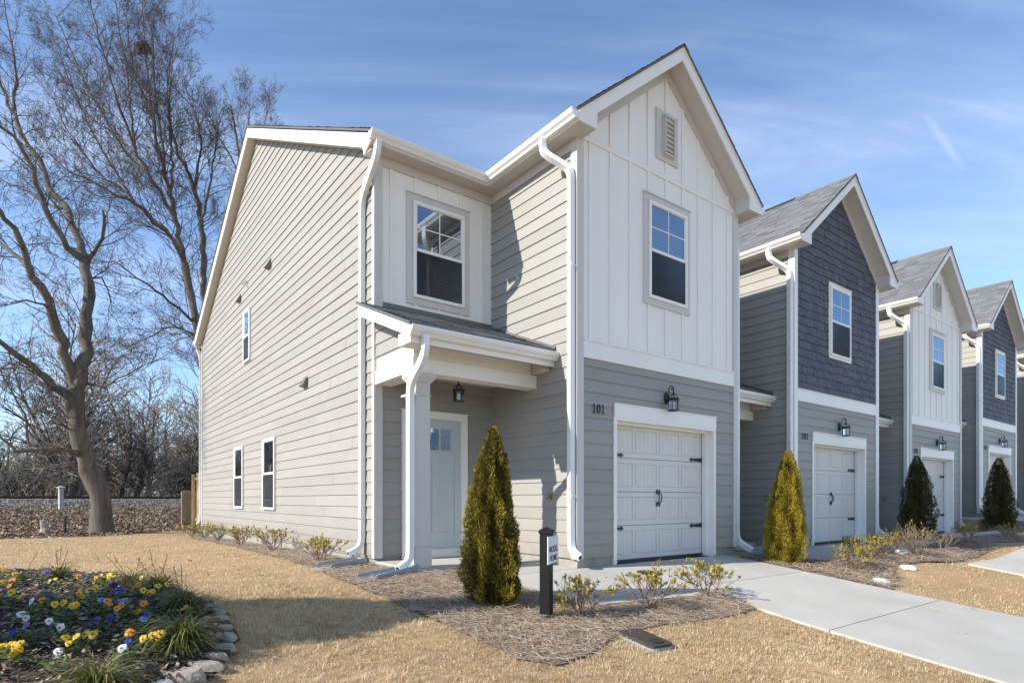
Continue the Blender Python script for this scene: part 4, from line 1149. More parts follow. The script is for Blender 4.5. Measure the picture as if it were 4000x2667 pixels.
dens(7.0, 10.0, 330000, (-11, 5, -6, 4), 0.014, 0.036, 0.0025)
dens(10.0, 13.5, 230000, (-13, 9, -7, 7.5), 0.014, 0.034, 0.0036)
dens(13.5, 27.0, 230000, (-16, 22, -8, 17.5), 0.016, 0.034, 0.0060)
tag(np_mesh('grass', np.concatenate(allV), np.concatenate(allF), grass_m, None, np.concatenate(allR)), 'short straw coloured dormant lawn grass', 'grass', kind='stuff')

# ---- leaf litter and ballast on the railway bank
litter_m = ramp_mat('fallen_leaves', [(0.0, (0.05, 0.032, 0.022)), (0.35, (0.18, 0.115, 0.07)), (0.7, (0.32, 0.225, 0.145)), (1.0, (0.52, 0.44, 0.36))], 0.8)
def leaf_quads(pts, zf, s0, s1, tilt=0.5):
    n = len(pts); p = np.array(pts); a = nrg.uniform(0, 2 * np.pi, n); s = nrg.uniform(s0, s1, n)
    z = np.array([zf(x, y) for x, y in pts]) + nrg.uniform(0.005, 0.05, n)
    t1 = nrg.normal(0, tilt, n); t2 = nrg.normal(0, tilt, n)
    V = np.zeros((n, 4, 3))
    for k, (u, v) in enumerate(((-1, 0), (0, -0.45), (1, 0), (0, 0.45))):
        V[:, k, 0] = p[:, 0] + s * (u * np.cos(a) - v * np.sin(a)); V[:, k, 1] = p[:, 1] + s * (u * np.sin(a) + v * np.cos(a)); V[:, k, 2] = z + s * (u * t1 + v * t2)
    return V.reshape(-1, 3), (np.arange(n) * 4)[:, None] + np.arange(4)[None], nrg.uniform(0, 1, n)
Pl = scatter((-16, 3.5, 17.2, 34.5), 84000, lambda x, y: y > lawn_edge(x) + rngG.gauss(0.1, 0.12) and rngG.random() < 1.15 - sm(29 + 3 * nz(x, y, .5), 33.6 + 2 * nz(x + 5, y, .4), y))
V_, F_, r_ = leaf_quads(Pl, bank_z, 0.025, 0.07)
tag(np_mesh('leaf_litter', V_, F_, litter_m, None, r_), 'brown fallen leaves covering the railway bank', 'fallen leaves', kind='stuff')
ball_m = ramp_mat('ballast_stone', [(0.0, (0.05, 0.047, 0.045)), (0.5, (0.15, 0.145, 0.14)), (1.0, (0.30, 0.29, 0.28))], 0.9)
def stones_mesh(pts, zf, s0, s1):
    base = np.array([(1, 0, 0), (-1, 0, 0), (0, 1, 0), (0, -1, 0), (0, 0, 1), (0, 0, -1)], float)
    tri = np.array([(0, 2, 4), (2, 1, 4), (1, 3, 4), (3, 0, 4), (2, 0, 5), (1, 2, 5), (3, 1, 5), (0, 3, 5)])
    n = len(pts); V = base[None] * nrg.uniform(s0, s1, (n, 1, 1)) * nrg.uniform(0.6, 1.3, (n, 6, 1)) + nrg.normal(0, 0.012, (n, 6, 3))
    a = nrg.uniform(0, 6.28, n); c, s = np.cos(a)[:, None], np.sin(a)[:, None]
    X = V[:, :, 0] * c - V[:, :, 1] * s; Y = V[:, :, 0] * s + V[:, :, 1] * c; V[:, :, 0] = X; V[:, :, 1] = Y; V[:, :, 2] *= 0.7
    p = np.array([(x, y, zf(x, y)) for x, y in pts]); V += p[:, None, :]
    F = (np.arange(n) * 6)[:, None, None] + tri[None]
    return V.reshape(-1, 3), F.reshape(-1, 3), np.repeat(nrg.uniform(0, 1, n), 8)
Pb = scatter((-24, 4.5, 29.5, 36.5), 30000, lambda x, y: rngG.random() < sm(28.5, 33, y))
V_, F_, r_ = stones_mesh(Pb, bank_z, 0.04, 0.085)
tag(np_mesh('track_ballast', V_, F_, ball_m, None, r_), 'grey crushed stone ballast under the railway rails', 'ballast', kind='stuff')
# ---- a few blown leaves on the lawn, the straw and the driveway
Pz = scatter((-8, 5, -5, 8), 420, lambda x, y: infront(x, y) and not (y > 0.0 and -2.05 < x) and not (conc_lr(x, y) and rngG.random() < .8) and not in_poly(x, y, FB))
Pz += scatter(BED1, 260, lambda x, y: in_poly(x, y, BED1) and y < 3)
V_, F_, r_ = leaf_quads(Pz, lambda x, y: G(x, y) + 0.028, 0.012, 0.028, 0.5)
dry_m = ramp_mat('blown_leaves', [(0.0, (0.12, 0.06, 0.03)), (0.5, (0.30, 0.17, 0.08)), (1.0, (0.46, 0.28, 0.13))], 0.8)
tag(np_mesh('fallen_leaves', V_, F_, dry_m, None, r_), 'small dry leaves blown over the lawn and the pine straw', 'fallen leaves', kind='stuff')
# ---- rails
for k, y in enumerate((36.6, 38.05)):
    t = empty('railway_rail', (0, y, 0.95), 0, ('rusty rail on the lawn side of the track on the stone bank', 'far rail of the railway track on top of the bank')[k], 'rail', 'rails of the railway track')
    mb = MB(); mb.box(-60, 40, -0.07, 0.07, 0.0, 0.02); mb.box(-60, 40, -0.012, 0.012, 0.02, 0.12); mb.box(-60, 40, -0.036, 0.036, 0.12, 0.165); mb.build('rail_profile', MT['rust'], t)
    tb = MB()
    for i in range(150): tb.box(-59 + i * 0.62, -58.78 + i * 0.62, -0.2 if k else -0.5, 0.5 if k else 0.2, -0.12, -0.004 )
    tb.build('sleepers', MT['rust'], t)

# ---- flower bed with bark chips and a stone border
FB0 = FB
FB = [(x - 0.09 if x > -5.0 else x, y + (0.07 if y < -1.5 else 0)) for x, y in FB]
bark_soil = mat('dark_bark_soil', (0.055, 0.04, 0.032), 0.95, 0.4, 12, bump=1.0, bscale=60)
def bed_h(x, y):
    d = min(math.hypot(x - a, y - b) for a, b in FB)
    return G(x, y) + 0.02 + 0.07 * sm(0.0, 0.5, d)
s = 0.07; gx = [-8.0 + s * i for i in range(52)]; gy = [-2.65 + s * i for i in range(98)]
tag(grid_sheet('flower_bed', gx, gy, lambda x, y: bed_h(x, y) + 0.02 * nz(x, y, 6), bark_soil, lambda x, y: in_poly(x, y, FB)), kind='structure')
bark_m = ramp_mat('bark_chips', [(0.0, (0.035, 0.024, 0.02)), (0.5, (0.15, 0.10, 0.078)), (0.85, (0.30, 0.215, 0.17)), (1.0, (0.44, 0.35, 0.30))], 0.85)
Pk = scatter(FB, 30000, lambda x, y: in_poly(x + 0.08, y - (0.08 if y < -1.2 else 0), FB))
V_, F_, r_ = leaf_quads(Pk, lambda x, y: bed_h(x, y) + 0.005, 0.012, 0.034, 0.35)
tag(np_mesh('bark_mulch', V_, F_, bark_m, None, r_), 'dark bark chip mulch under the pansies', 'mulch', kind='stuff')
# ------------------------------------------------------------------ stones
stone_m = mat('border_stone', (0.40, 0.36, 0.30), 0.9, 0.25, 9, bump=0.8, bscale=24, hue=(0.24, 0.21, 0.17), detail=9)
stone_l = mat('pale_stone', (0.60, 0.59, 0.57), 0.9, 0.12, 9, bump=0.6, bscale=24, detail=9)
def stone(name, x, y, z, sx, sy, sz, rz, seed, m, label, cat, group=None):
    bm = bmesh.new(); bmesh.ops.create_icosphere(bm, subdivisions=3, radius=1)
    rg = random.Random(seed)
    planes = [(Vector((rg.gauss(0, 1), rg.gauss(0, 1), rg.gauss(0, 0.6))).normalized(), rg.uniform(0.62, 0.85)) for _ in range(9)] + [(Vector((0.05, 0.05, 1)).normalized(), 0.6), (Vector((0, 0, -1)), 0.5)]
    for v in bm.verts:
        for n, d in planes:
            e = v.co.dot(n) - d
            if e > 0: v.co -= n * e
        v.co += v.co * 0.06 * noise.noise(v.co * 2.5 + Vector((seed, 0, 0)))
        v.co = Vector((v.co.x * sx, v.co.y * sy, v.co.z * sz))
    me = bpy.data.meshes.new(name); bm.to_mesh(me); bm.free(); me.materials.append(m)
    sx0_ = 1; o = link_mesh(name, me); o.location = (x, y, z); o.rotation_euler = (0.11 if y < 0 else 0, 0, rz)
    return tag(o, label, cat, group)
BS = [(-4.70, 0.00, .20, .13, .5), (-4.63, -0.22, .13, .10, .2), (-4.60, -0.44, .14, .11, 1.4), (-4.60, -0.66, .13, .12, 1.6), (-4.62, -0.90, .13, .12, 1.5), (-4.66, -1.13, .13, .11, 1.7), (-4.72, -1.35, .12, .11, 1.9), (-4.80, -1.52, .10, .10, 2.1),
      (-4.90, -1.66, .14, .11, 2.2), (-5.04, -1.82, .15, .10, 2.4), (-5.20, -1.98, .16, .11, 2.5), (-5.45, -2.2, .16, .11, 2.7), (-5.35, 2.6, .16, .1, 2.2), (-5.05, 2.05, .16, .1, 2.1)]
ordn = ['first', 'second', 'third', 'fourth', 'fifth', 'sixth', 'seventh', 'eighth', 'ninth', 'tenth', 'eleventh', 'twelfth', 'thirteenth', 'fourteenth', 'fifteenth', 'sixteenth', 'seventeenth', 'eighteenth', 'nineteenth', 'twentieth']
for k, (x, y, a, b, rz) in enumerate(BS):
    lab = ('%s flat stone of the flower bed border, counted from the lawn end' % ordn[k]) if k < 9 else ('tan angular rock of the flower bed border before the pale one', 'large pale grey rock at the near corner of the flower bed border', 'border rock beyond the pale grey one, cut by the photo edge', 'flat stone hidden behind the pansies at the far edge of the bed', 'flat far stone of the bed border behind the strappy grass clump')[k - 9]
    stone('border_stone', x, y, G(x, y) + 0.03 + (0.01 if k < 9 else 0.02), a * 1.05, b * (0.72 if 0 < k < 9 else 1.0), 0.05 if k < 9 else 0.08, rz, 20 + k, stone_l if k == 10 else stone_m, lab, 'stone', 'stones edging the flower bed')
stone('pale_rock', 3.78, -2.34, G(3.78, -2.34) + 0.03, .17, .12, .07, .3, 91, stone_l, 'white rock nearest the driveway in the bed before house 103', 'rock', 'pale rocks in the bed before house 103')
stone('pale_rock', 5.15, -2.2, G(5.15, -2.2) + 0.03, .15, .12, .07, 1.1, 92, stone_l, 'smaller white rock at the lawn edge of the bed before house 103', 'rock', 'pale rocks in the bed before house 103')
stone('pale_rock', 6.5, -1.62, G(6.5, -1.62) + 0.05, .30, .13, .07, .1, 93, stone_l, 'long flat pale slab beside the twiggy shrub', 'rock', 'pale rocks in the bed before house 103')

# ------------------------------------------------------------------ sign post
sp = empty('sign_post', (-1.95, -1.65, G(-1.95, -1.65) - 0.02), R(-58), 'black square post carrying a white model home sign', 'sign')
mb = MB(); mb.box(-0.052, 0.052, -0.052, 0.052, -0.2, 0.83); mb.build('post', MT['blackpost'], sp, bevel=0.004)
mb = MB(); mb.box(-0.060, 0.060, -0.060, 0.060, 0.83, 0.862)
mb.add([(-.06, -.06, .862), (.06, -.06, .862), (.06, .06, .862), (-.06, .06, .862), (0, 0, .895)], [(0, 1, 4), (1, 2, 4), (2, 3, 4), (3, 0, 4)]); mb.build('cap', MT['blackpost'], sp)
pn = empty('sign_panel', (0.056, 0, 0.0), 0, parent=sp)
PW, PH, PZ0 = 0.33, 0.26, 0.545
mb = MB(); mb.box(-0.006, 0.004, -0.13, -0.13 + PW, PZ0, PZ0 + PH); mb.build('board', MT['sign'], pn, bevel=0.002)
def text_mesh(txt, size, name, material, parent, loc, rot, depth=0.0008, bold=0.0):
    cu = bpy.data.curves.new(name, 'FONT'); cu.body = txt; cu.size = size; cu.align_x = 'CENTER'; cu.align_y = 'CENTER'; cu.extrude = depth; cu.offset = bold
    o = bpy.data.objects.new(name, cu); COL.objects.link(o)
    bpy.context.view_layer.update()
    me = bpy.data.meshes.new_from_object(o.evaluated_get(bpy.context.evaluated_depsgraph_get()))
    COL.objects.unlink(o); bpy.data.objects.remove(o)
    me.materials.clear(); me.materials.append(material)
    m = link_mesh(name, me, parent); m.location = loc; m.rotation_euler = rot
    return m
yc = -0.13 + PW / 2
for z, t in ((PZ0 + 0.135, 'MODEL'), (PZ0 + 0.052, 'HOME')):
    o = text_mesh(t, 0.072, 'lettering', MT['ink'], pn, (0.0052, yc, z), (R(90), 0, R(90)), bold=0.0012); o.scale = (1.12, 1.12, 1)
mb = MB()
for y, z in ((yc, PZ0 + PH - 0.015), (yc, PZ0 + 0.015)): mb.tube([(0.004, y, z), (0.008, y, z)], 0.006, 8)
mb.build('screws', MT['steel'], pn)

# ------------------------------------------------------------------ water meter lid, clean-out cover, splash blocks
ml = empty('water_meter_box', (-1.60, -2.56, G(-1.6, -2.56) + 0.015), R(84), 'flat brown rectangular water meter lid at the edge of the lawn', 'meter box')
ml.rotation_euler = (0.0, -0.11, R(84))
mb = MB(); rr = []
for cx_, cy_, a0 in ((0.18, 0.08, 0), (-0.18, 0.08, 90), (-0.18, -0.08, 180), (0.18, -0.08, 270)):
    for q in range(5): rr.append((cx_ + 0.04 * math.cos(R(a0 + q * 22.5)), cy_ + 0.045 * math.sin(R(a0 + q * 22.5))))
mb.flat(rr, 0.0, 0.028); mb.build('lid', MT['lidbrown'], ml, bevel=0.004)
mb = MB(); mb.flat([(x * 1.03, y * 1.05) for x, y in rr], -0.1, 0.003); mb.build('box_rim', MT['plastic'], ml)
mb = MB(); mb.lathe([(0.062, 0.028), (0.062, 0.036), (0.05, 0.038), (0.02, 0.036)], -0.13, 0.0, 20); mb.build('reader_plug', MT['lidblack'], ml)
cc = empty('cleanout_cover', (0.77, -0.62, gz_conc(0.77, -0.62)), 0, 'round brown clean-out cover set in the driveway before the garage door', 'utility cover')
cc.rotation_euler = (0.10, 0, 0)
mb = MB(); mb.lathe([(0.155, -0.01), (0.155, 0.006), (0.14, 0.009), (0.03, 0.009)], 0, 0, 28); mb.build('lid', MT['lidbrown'], cc)
mb = MB(); mb.lathe([(0.172, -0.01), (0.172, 0.004), (0.156, 0.004)], 0, 0, 28); mb.build('ring', MT['rust'], cc)
def splash(x, y, rz, L, label, tilt=0.0):
    t = empty('splash_block', (x, y, G(x, y) + 0.035), rz, label, 'splash block', 'splash blocks under the downspouts'); t.rotation_euler = (tilt, 0.04, rz)
    mb = MB(); w0, w1 = 0.10, 0.16
    mb.hexa([(0, -w0, 0), (L, -w1, 0), (L, w1, 0), (0, w0, 0), (0, -w0, .015), (L, -w1, .012), (L, w1, .012), (0, w0, .015)]); mb.build('tray', MT['plastic'], t)
    for s_ in (-1, 1):
        m2 = MB(); m2.hexa([(0, s_ * w0, 0), (L * 0.86, s_ * w1, 0), (L * 0.86, s_ * (w1 - .03), .0), (0, s_ * (w0 - .03), 0), (0, s_ * w0, .085), (L * 0.80, s_ * w1, .075), (L * 0.80, s_ * (w1 - .014), .075), (0, s_ * (w0 - .014), .085)])
        m2.add([(L * 0.80, s_ * w1, .075), (L * 0.80, s_ * (w1 - .014), .075), (L * 0.86, s_ * (w1 - .03), 0), (L * 0.86, s_ * w1, 0), (L, s_ * (w1 - .05), .005), (L, s_ * w1, .012)], [(0, 1, 2, 3), (3, 2, 4, 5)])
        m2.build('side_rim', MT['plastic'], t)
    m2 = MB(); m2.box(0, 0.015, -w0, w0, 0, .085); m2.build('back_rim', MT['plastic'], t)
splash(-2.17, 2.22, R(196), 0.78, 'blue grey splash block beside the long side wall of house 101')
splash(-2.02, 0.92, R(202), 1.02, 'blue grey splash block below the porch downspout of house 101')
splash(4.05, -0.20, R(-75), 0.75, 'splash block between house 101 and house 103', 0.05)

# ------------------------------------------------------------------ fence, marker posts
def fence(name, x0, y0, x1, y1, zb, zt, label, step=0.142):
    a = Vector((x0, y0, 0)); b = Vector((x1, y1, 0)); L = (b - a).length; d = (b - a).normalized(); nn = Vector((-d.y, d.x, 0)); rg = random.Random(int(x0 * 100 + y0))
    t = empty(name, (x0, y0, zb), math.atan2(d.y, d.x), label, 'fence', 'pine fence behind house 101')
    mb = MB(); u = 0.0
    while u < L - 0.02:
        w = min(step - 0.005, L - u); h = zt - zb + rg.uniform(-.006, .006)
        mb.prism([(u, 0), (u + w, 0), (u + w, h - .03), (u + w - .025, h), (u + .025, h), (u, h - .03)], 0.0, 0.018 + rg.uniform(0, .003), rg.random()); u += step
    mb.build('pickets', MT['wood'], t)
    for z in (0.3, zt - zb - 0.25):
        r_ = MB(); r_.box(0, L, -0.04, -0.002, z, z + 0.09); r_.build('rail', MT['wood'], t)
    p = MB(); p.box(-0.045 if L > 1.2 else 0.0, 0.045, -0.13, -0.04, -0.3, zt - zb - 0.05); p.build('post', MT['wood'], t)
fence('wooden_fence', -1.985, 16.55, -1.985, 15.13, -0.1, 1.81, 'sunlit tall fence panel against the rear corner of house 101')
fence('wooden_fence', -1.66, 21.7, 2.5, 21.7, -0.35, 1.29, 'lower shaded fence panel standing behind the sunlit panel')
mk = empty('marker_post', (-5.62, 30.3, 0.35), R(20), 'white square marker post standing on the railway bank', 'post')
mb = MB(); mb.box(-0.09, 0.09, -0.09, 0.09, -0.1, 1.12); mb.build('post', MT['marker'], mk, bevel=0.01)
mb = MB(); mb.box(-0.13, 0.13, -0.13, 0.13, 1.12, 1.17); mb.add([(-.13, -.13, 1.17), (.13, -.13, 1.17), (.13, .13, 1.17), (-.13, .13, 1.17), (0, 0, 1.24)], [(0, 1, 4), (1, 2, 4), (2, 3, 4), (3, 0, 4)]); mb.build('cap', MT['marker'], mk)
sk = empty('iron_stake', (-5.52, 18.6, -0.3), 0, 'thin black stake at the far edge of the lawn', 'stake')
mb = MB(); mb.tube([(0, 0, -0.1), (0, 0, 0.62)], 0.035, 8); mb.lathe([(0.05, 0.62), (0.05, 0.64), (0.02, 0.66)], 0, 0, 8); mb.build('rod', MT['black'], sk)
stump_m = mat('pale_stump_wood', (0.36, 0.31, 0.26), 0.9, 0.35, 7, bump=0.8, bscale=20)
st = empty('tree_stump', (-6.08, 19.2, -0.25), 0.4, 'small pale broken stump among the leaves on the bank', 'stump')
mb = MB(); mb.tube([(0, 0, -0.1), (0.03, 0, 0.2), (-0.05, 0, 0.48)], [0.2, 0.13, 0.07], 9); mb.build('stem', stump_m, st)
mb = MB(); mb.tube([(0.05, 0, 0.1), (0.22, 0.05, 0.28), (0.3, 0.1, 0.2)], [0.07, 0.05, 0.03], 6); mb.build('root', stump_m, st)
# ------------------------------------------------------------------ leaf-sized faces, many at once
def leaves(P, D, N, L, Wd, shape='oval'):
    """P base points, D directions, N normals (all (n,3)), L lengths, Wd widths -> verts, quads x2"""
    P, D, N = map(lambda a: np.asarray(a, float), (P, D, N))
    D = D / np.linalg.norm(D, axis=1, keepdims=True)
    Sx = np.cross(D, N); Sx /= (np.linalg.norm(Sx, axis=1, keepdims=True) + 1e-9)
    Nn = np.cross(Sx, D)
    L = np.asarray(L)[:, None]; Wd = np.asarray(Wd)[:, None]; n = len(P)
    V = np.zeros((n, 6, 3))
    V[:, 0] = P; V[:, 1] = P + D * L * 0.45 + Sx * Wd * 0.5 + Nn * L * 0.05; V[:, 2] = P + D * L * 0.8 + Sx * Wd * 0.35
    V[:, 3] = P + D * L; V[:, 4] = P + D * L * 0.8 - Sx * Wd * 0.35; V[:, 5] = P + D * L * 0.45 - Sx * Wd * 0.5 + Nn * L * 0.05
    b = (np.arange(n) * 6)[:, None]
    return V.reshape(-1, 3), np.concatenate([b + np.array([[0, 1, 2, 3]]), b + np.array([[0, 3, 4, 5]])], 0)
def unit(n):
    v = nrg.normal(0, 1, (n, 3)); return v / np.linalg.norm(v, axis=1, keepdims=True)

# ------------------------------------------------------------------ arborvitae
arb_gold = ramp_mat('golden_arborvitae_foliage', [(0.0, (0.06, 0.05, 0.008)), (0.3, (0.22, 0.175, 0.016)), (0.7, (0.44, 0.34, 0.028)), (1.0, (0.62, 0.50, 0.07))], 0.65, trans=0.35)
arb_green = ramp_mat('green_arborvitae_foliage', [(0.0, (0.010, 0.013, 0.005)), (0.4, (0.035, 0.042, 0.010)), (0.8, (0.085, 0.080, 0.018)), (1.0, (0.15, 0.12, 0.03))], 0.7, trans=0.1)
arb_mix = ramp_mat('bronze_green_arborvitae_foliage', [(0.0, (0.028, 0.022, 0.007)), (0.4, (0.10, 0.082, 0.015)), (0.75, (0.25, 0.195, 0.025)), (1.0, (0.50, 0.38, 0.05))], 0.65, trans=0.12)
bark_m2 = mat('shrub_bark', (0.13, 0.09, 0.06), 0.9, 0.3, 20, bump=0.5)
ARB_PROF = [(0.0, .72), (.06, .94), (.2, 1.0), (.32, .97), (.45, .84), (.6, .71), (.72, .60), (.82, .45), (.9, .30), (.96, .16), (1.0, .03)]
def arborvitae(x, y, H, Rb, m, label, seed, z=None, n=26000, size=1.0, tip2=True):
    rr_ = np.random.default_rng(seed)
    t = empty('arborvitae', (x, y, (G(x, y) if z is None else z) - 0.03), 0, label, 'evergreen shrub', 'arborvitae planted between the driveways')
    hp, rp = np.array([p[0] for p in ARB_PROF]), np.array([p[1] for p in ARB_PROF])
    # spray positions, more where the plant is wide
    hz = rr_.uniform(0, 1, n * 2); keep = rr_.uniform(0, 1, n * 2) < np.interp(hz, hp, rp) * 0.9 + 0.1; hz = hz[keep][:n]; k = len(hz)
    a = rr_.uniform(0, 2 * np.pi, k)
    lob = 0.13 * np.sin(6 * a + 2.5 * np.sin(5 * hz + seed)) + 0.07 * np.sin(11 * a - 9 * hz) + 0.07 * np.sin(17 * hz + 3 * a + seed) + 0.07 * np.sin(41 * hz + 5 * a)
    depth = rr_.uniform(0.0, 1.0, k) ** 2.2
    rad = Rb * np.interp(hz, hp, rp) * (1 + lob * np.interp(hz, [0, .85, 1], [1, 1, .3])) * (1 - 0.40 * depth) + 0.006
    P = np.stack([rad * np.cos(a), rad * np.sin(a), hz * H + 0.02], 1)
    P[:, 0] += 0.03 * np.sin(3.1 * hz + seed); P[:, 1] += 0.03 * np.sin(2.3 * hz + 2 * seed)
    lobe_v = lob.copy(); dep_v = depth.copy()
    if tip2:                                       # a second leader beside the main tip
        k2 = int(n * 0.06); h2 = rr_.uniform(0.55, 0.86, k2); a2 = rr_.uniform(0, 6.283, k2)
        r2 = Rb * 0.24 * np.clip((0.88 - h2) / 0.25, 0.05, 1) * rr_.uniform(.5, 1.05, k2); an = 2.3 + seed
        off_ = Rb * 0.42
        P = np.concatenate([P, np.stack([off_ * math.cos(an) + r2 * np.cos(a2), off_ * math.sin(an) + r2 * np.sin(a2), h2 * H], 1)])
        a = np.concatenate([a, a2]); hz = np.concatenate([hz, h2]); lobe_v = np.concatenate([lobe_v, np.full(k2, .05)]); dep_v = np.concatenate([dep_v, rr_.uniform(0, .5, k2)]); k += k2
    holes_ = np.array([noise.noise(Vector((p[0] * 9, p[1] * 9, p[2] * 6 + seed))) for p in P])
    ok_ = (holes_ < 0.30) | (rr_.uniform(0, 1, k) < 0.25)
    out_ = (rr_.uniform(0, 1, k) < 0.035); P[out_, :2] *= 1.10       # stray shoots
    P, a, hz, lobe_v, dep_v, holes_ = P[ok_], a[ok_], hz[ok_], lobe_v[ok_], dep_v[ok_], holes_[ok_]; k = len(P)
    outv = np.stack([np.cos(a), np.sin(a), np.zeros(k)], 1)
    Dd = outv * rr_.uniform(0.2, 1.0, k)[:, None] + np.array([0, 0, 0.9]) + rr_.normal(0, 0.28, (k, 3))
    Nn = np.stack([-np.sin(a), np.cos(a), np.zeros(k)], 1) + rr_.normal(0, 0.8, (k, 3))
    Ls = rr_.uniform(0.018, 0.046, k) * size; Ws = rr_.uniform(0.006, 0.011, k) * size
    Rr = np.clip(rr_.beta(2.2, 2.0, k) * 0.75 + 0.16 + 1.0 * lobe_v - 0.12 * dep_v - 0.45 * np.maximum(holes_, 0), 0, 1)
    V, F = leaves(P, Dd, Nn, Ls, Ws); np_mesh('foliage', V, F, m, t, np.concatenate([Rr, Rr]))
    # dry brown inner sprays and the stems
    mb = MB()
    for q in range(7):
        an = 2 * math.pi * q / 7; lh = rr_.uniform(.5, .95)
        mb.tube([(.02 * math.cos(an), .02 * math.sin(an), -.05), (Rb * .35 * math.cos(an), Rb * .35 * math.sin(an), H * .15), (Rb * .25 * math.cos(an), Rb * .25 * math.sin(an), H * lh * .8)], [.016, .012, .004], 6)
    mb.build('trunk', bark_m2, t)
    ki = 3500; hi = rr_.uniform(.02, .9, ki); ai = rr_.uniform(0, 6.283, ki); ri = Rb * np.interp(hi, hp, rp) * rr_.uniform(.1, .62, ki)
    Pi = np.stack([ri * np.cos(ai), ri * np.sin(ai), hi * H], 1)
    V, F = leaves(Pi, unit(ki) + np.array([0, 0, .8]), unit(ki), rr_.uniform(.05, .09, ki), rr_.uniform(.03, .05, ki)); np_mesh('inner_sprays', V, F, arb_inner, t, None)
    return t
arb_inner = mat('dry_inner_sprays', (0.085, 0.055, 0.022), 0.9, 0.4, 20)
arborvitae(-2.12, -1.03, 1.80, 0.255, arb_mix, 'tall olive green arborvitae beside the front walk of house 101', 41, n=46000)
arborvitae(3.93, -0.84, 1.86, 0.285, arb_gold, 'golden yellow arborvitae between houses 101 and 103', 42, n=34000)
arborvitae(9.72, -0.75, 1.88, 0.325, arb_green, 'dark green arborvitae in shade between houses 103 and 105', 43, n=20000, size=1.2, tip2=False)
arborvitae(15.6, -0.80, 1.95, 0.35, arb_green, 'dark green arborvitae in shade in front of house 107', 44, n=16000, size=1.4, tip2=False)

# ------------------------------------------------------------------ azaleas
az_leaf = ramp_mat('azalea_leaves', [(0.0, (0.07, 0.075, 0.016)), (0.35, (0.21, 0.20, 0.035)), (0.7, (0.44, 0.37, 0.06)), (0.9, (0.60, 0.44, 0.08)), (1.0, (0.40, 0.17, 0.05))], 0.5, trans=0.3)
az_stem = mat('azalea_stems', (0.21, 0.15, 0.11), 0.8, 0.3, 20)
def azalea(x, y, Wd, H, label, seed, dens=1.0, twiggy=False, group='azaleas planted round the houses'):
    rg = random.Random(seed); rr = np.random.default_rng(seed)
    t = empty('azalea_bush', (x, y, G(x, y) + 0.005), rg.uniform(0, 6), label, 'shrub', group)
    mb = MB(); tips = []
    def grow(p, d, L, r_, lvl):
        q = p + d * L * 0.5 + Vector((rg.gauss(0, .02), rg.gauss(0, .02), rg.gauss(0, .01)))
        e = q + (d + Vector((rg.gauss(0, .15), rg.gauss(0, .15), 0.18))).normalized() * L * 0.5
        mb.tube([p, q, e], [r_, r_ * 0.8, r_ * 0.6], 5 if lvl == 0 else 4, cap=False)
        if lvl >= 2 or (lvl == 1 and rg.random() < 0.25): tips.append((e, (e - q).normalized())); return
        for _ in range(rg.choice((2, 3, 3, 4)) if lvl else rg.choice((3, 4))):
            dd = (d + Vector((rg.gauss(0, .55), rg.gauss(0, .55), rg.gauss(0.12, .25)))).normalized()
            grow(e.lerp(q, rg.uniform(0, .7)), dd, L * rg.uniform(.6, .95), r_ * 0.6, lvl + 1)
    n0 = int(9 * dens) + 2
    for k in range(n0):
        a = 2 * math.pi * k / n0 + rg.uniform(-.3, .3); s_ = rg.uniform(0.25, 1.0)
        d = Vector((math.cos(a) * Wd * s_, math.sin(a) * Wd * s_, H * 1.15)).normalized()
        grow(Vector((0.015 * math.cos(a), 0.015 * math.sin(a), 0)), d, math.hypot(Wd * s_ * .5, H) * 0.42, 0.008, 0)
    mb.build('stems', az_stem, t)
    P, D, N, L, W_, Rn = [], [], [], [], [], []
    for e, d in tips:
        if twiggy and rg.random() < 0.8: continue
        if rg.random() < 0.12: continue
        base = rg.gauss(0.58, .16)
        for _ in range(rg.randint(6, 10)):
            u = Vector((rg.gauss(0, 1), rg.gauss(0, 1), rg.gauss(0, 1))).normalized()
            dd = (d * 0.9 + u * 0.9 + Vector((0, 0, 0.25))).normalized()
            P.append(e - d * rg.uniform(0, .045)); D.append(dd); N.append(d + u * 0.3); L.append(rg.uniform(.028, .052)); W_.append(rg.uniform(.011, .018)); Rn.append(min(1, max(0, base + rg.gauss(0, .17))))
    if P:
        V, F = leaves(P, D, N, L, W_); np_mesh('leaves', V, F, az_leaf, t, np.concatenate([Rn, Rn]))
    return t
azalea(-1.62, -1.80, .52, .42, 'small azalea just right of the model home sign post', 61, .8)
azalea(-0.64, -1.80, .62, .44, 'azalea between the two other azaleas at the front walk bed, near the clean-out cover', 62, 1.0)
azalea(0.42, -1.76, .66, .44, 'rounded azalea at the tip of the bed beside the driveway of house 101', 63, 1.2)
azalea(-2.52, 2.95, .55, .42, 'azalea by the side wall nearest the splash blocks', 64, 1.0)
azalea(-2.46, 5.7, .60, .50, 'fuller azalea by the side wall below the nearer ground floor window', 65, 1.0)
azalea(-2.50, 8.0, .55, .44, 'loose azalea by the side wall, third from the splash blocks', 66, .9)
azalea(-2.45, 10.6, .60, .46, 'azalea by the side wall below the farther ground floor window', 67, 1.1)
azalea(-2.42, 12.6, .60, .44, 'azalea by the side wall, second from the fence', 68, 1.1)
azalea(-2.45, 14.4, .62, .42, 'azalea at the rear corner of the side wall before the fence', 69, 1.1)
azalea(4.40, -1.72, .75, .42, 'yellow leaved azalea in the bed behind the nearer white rock', 70, 1.2)
azalea(5.35, -1.45, .85, .40, 'wide yellow leaved azalea in the middle of the bed before house 103', 71, 1.3)
azalea(6.15, -1.55, .60, .42, 'azalea beside the long pale slab before house 103', 72, 1.0)
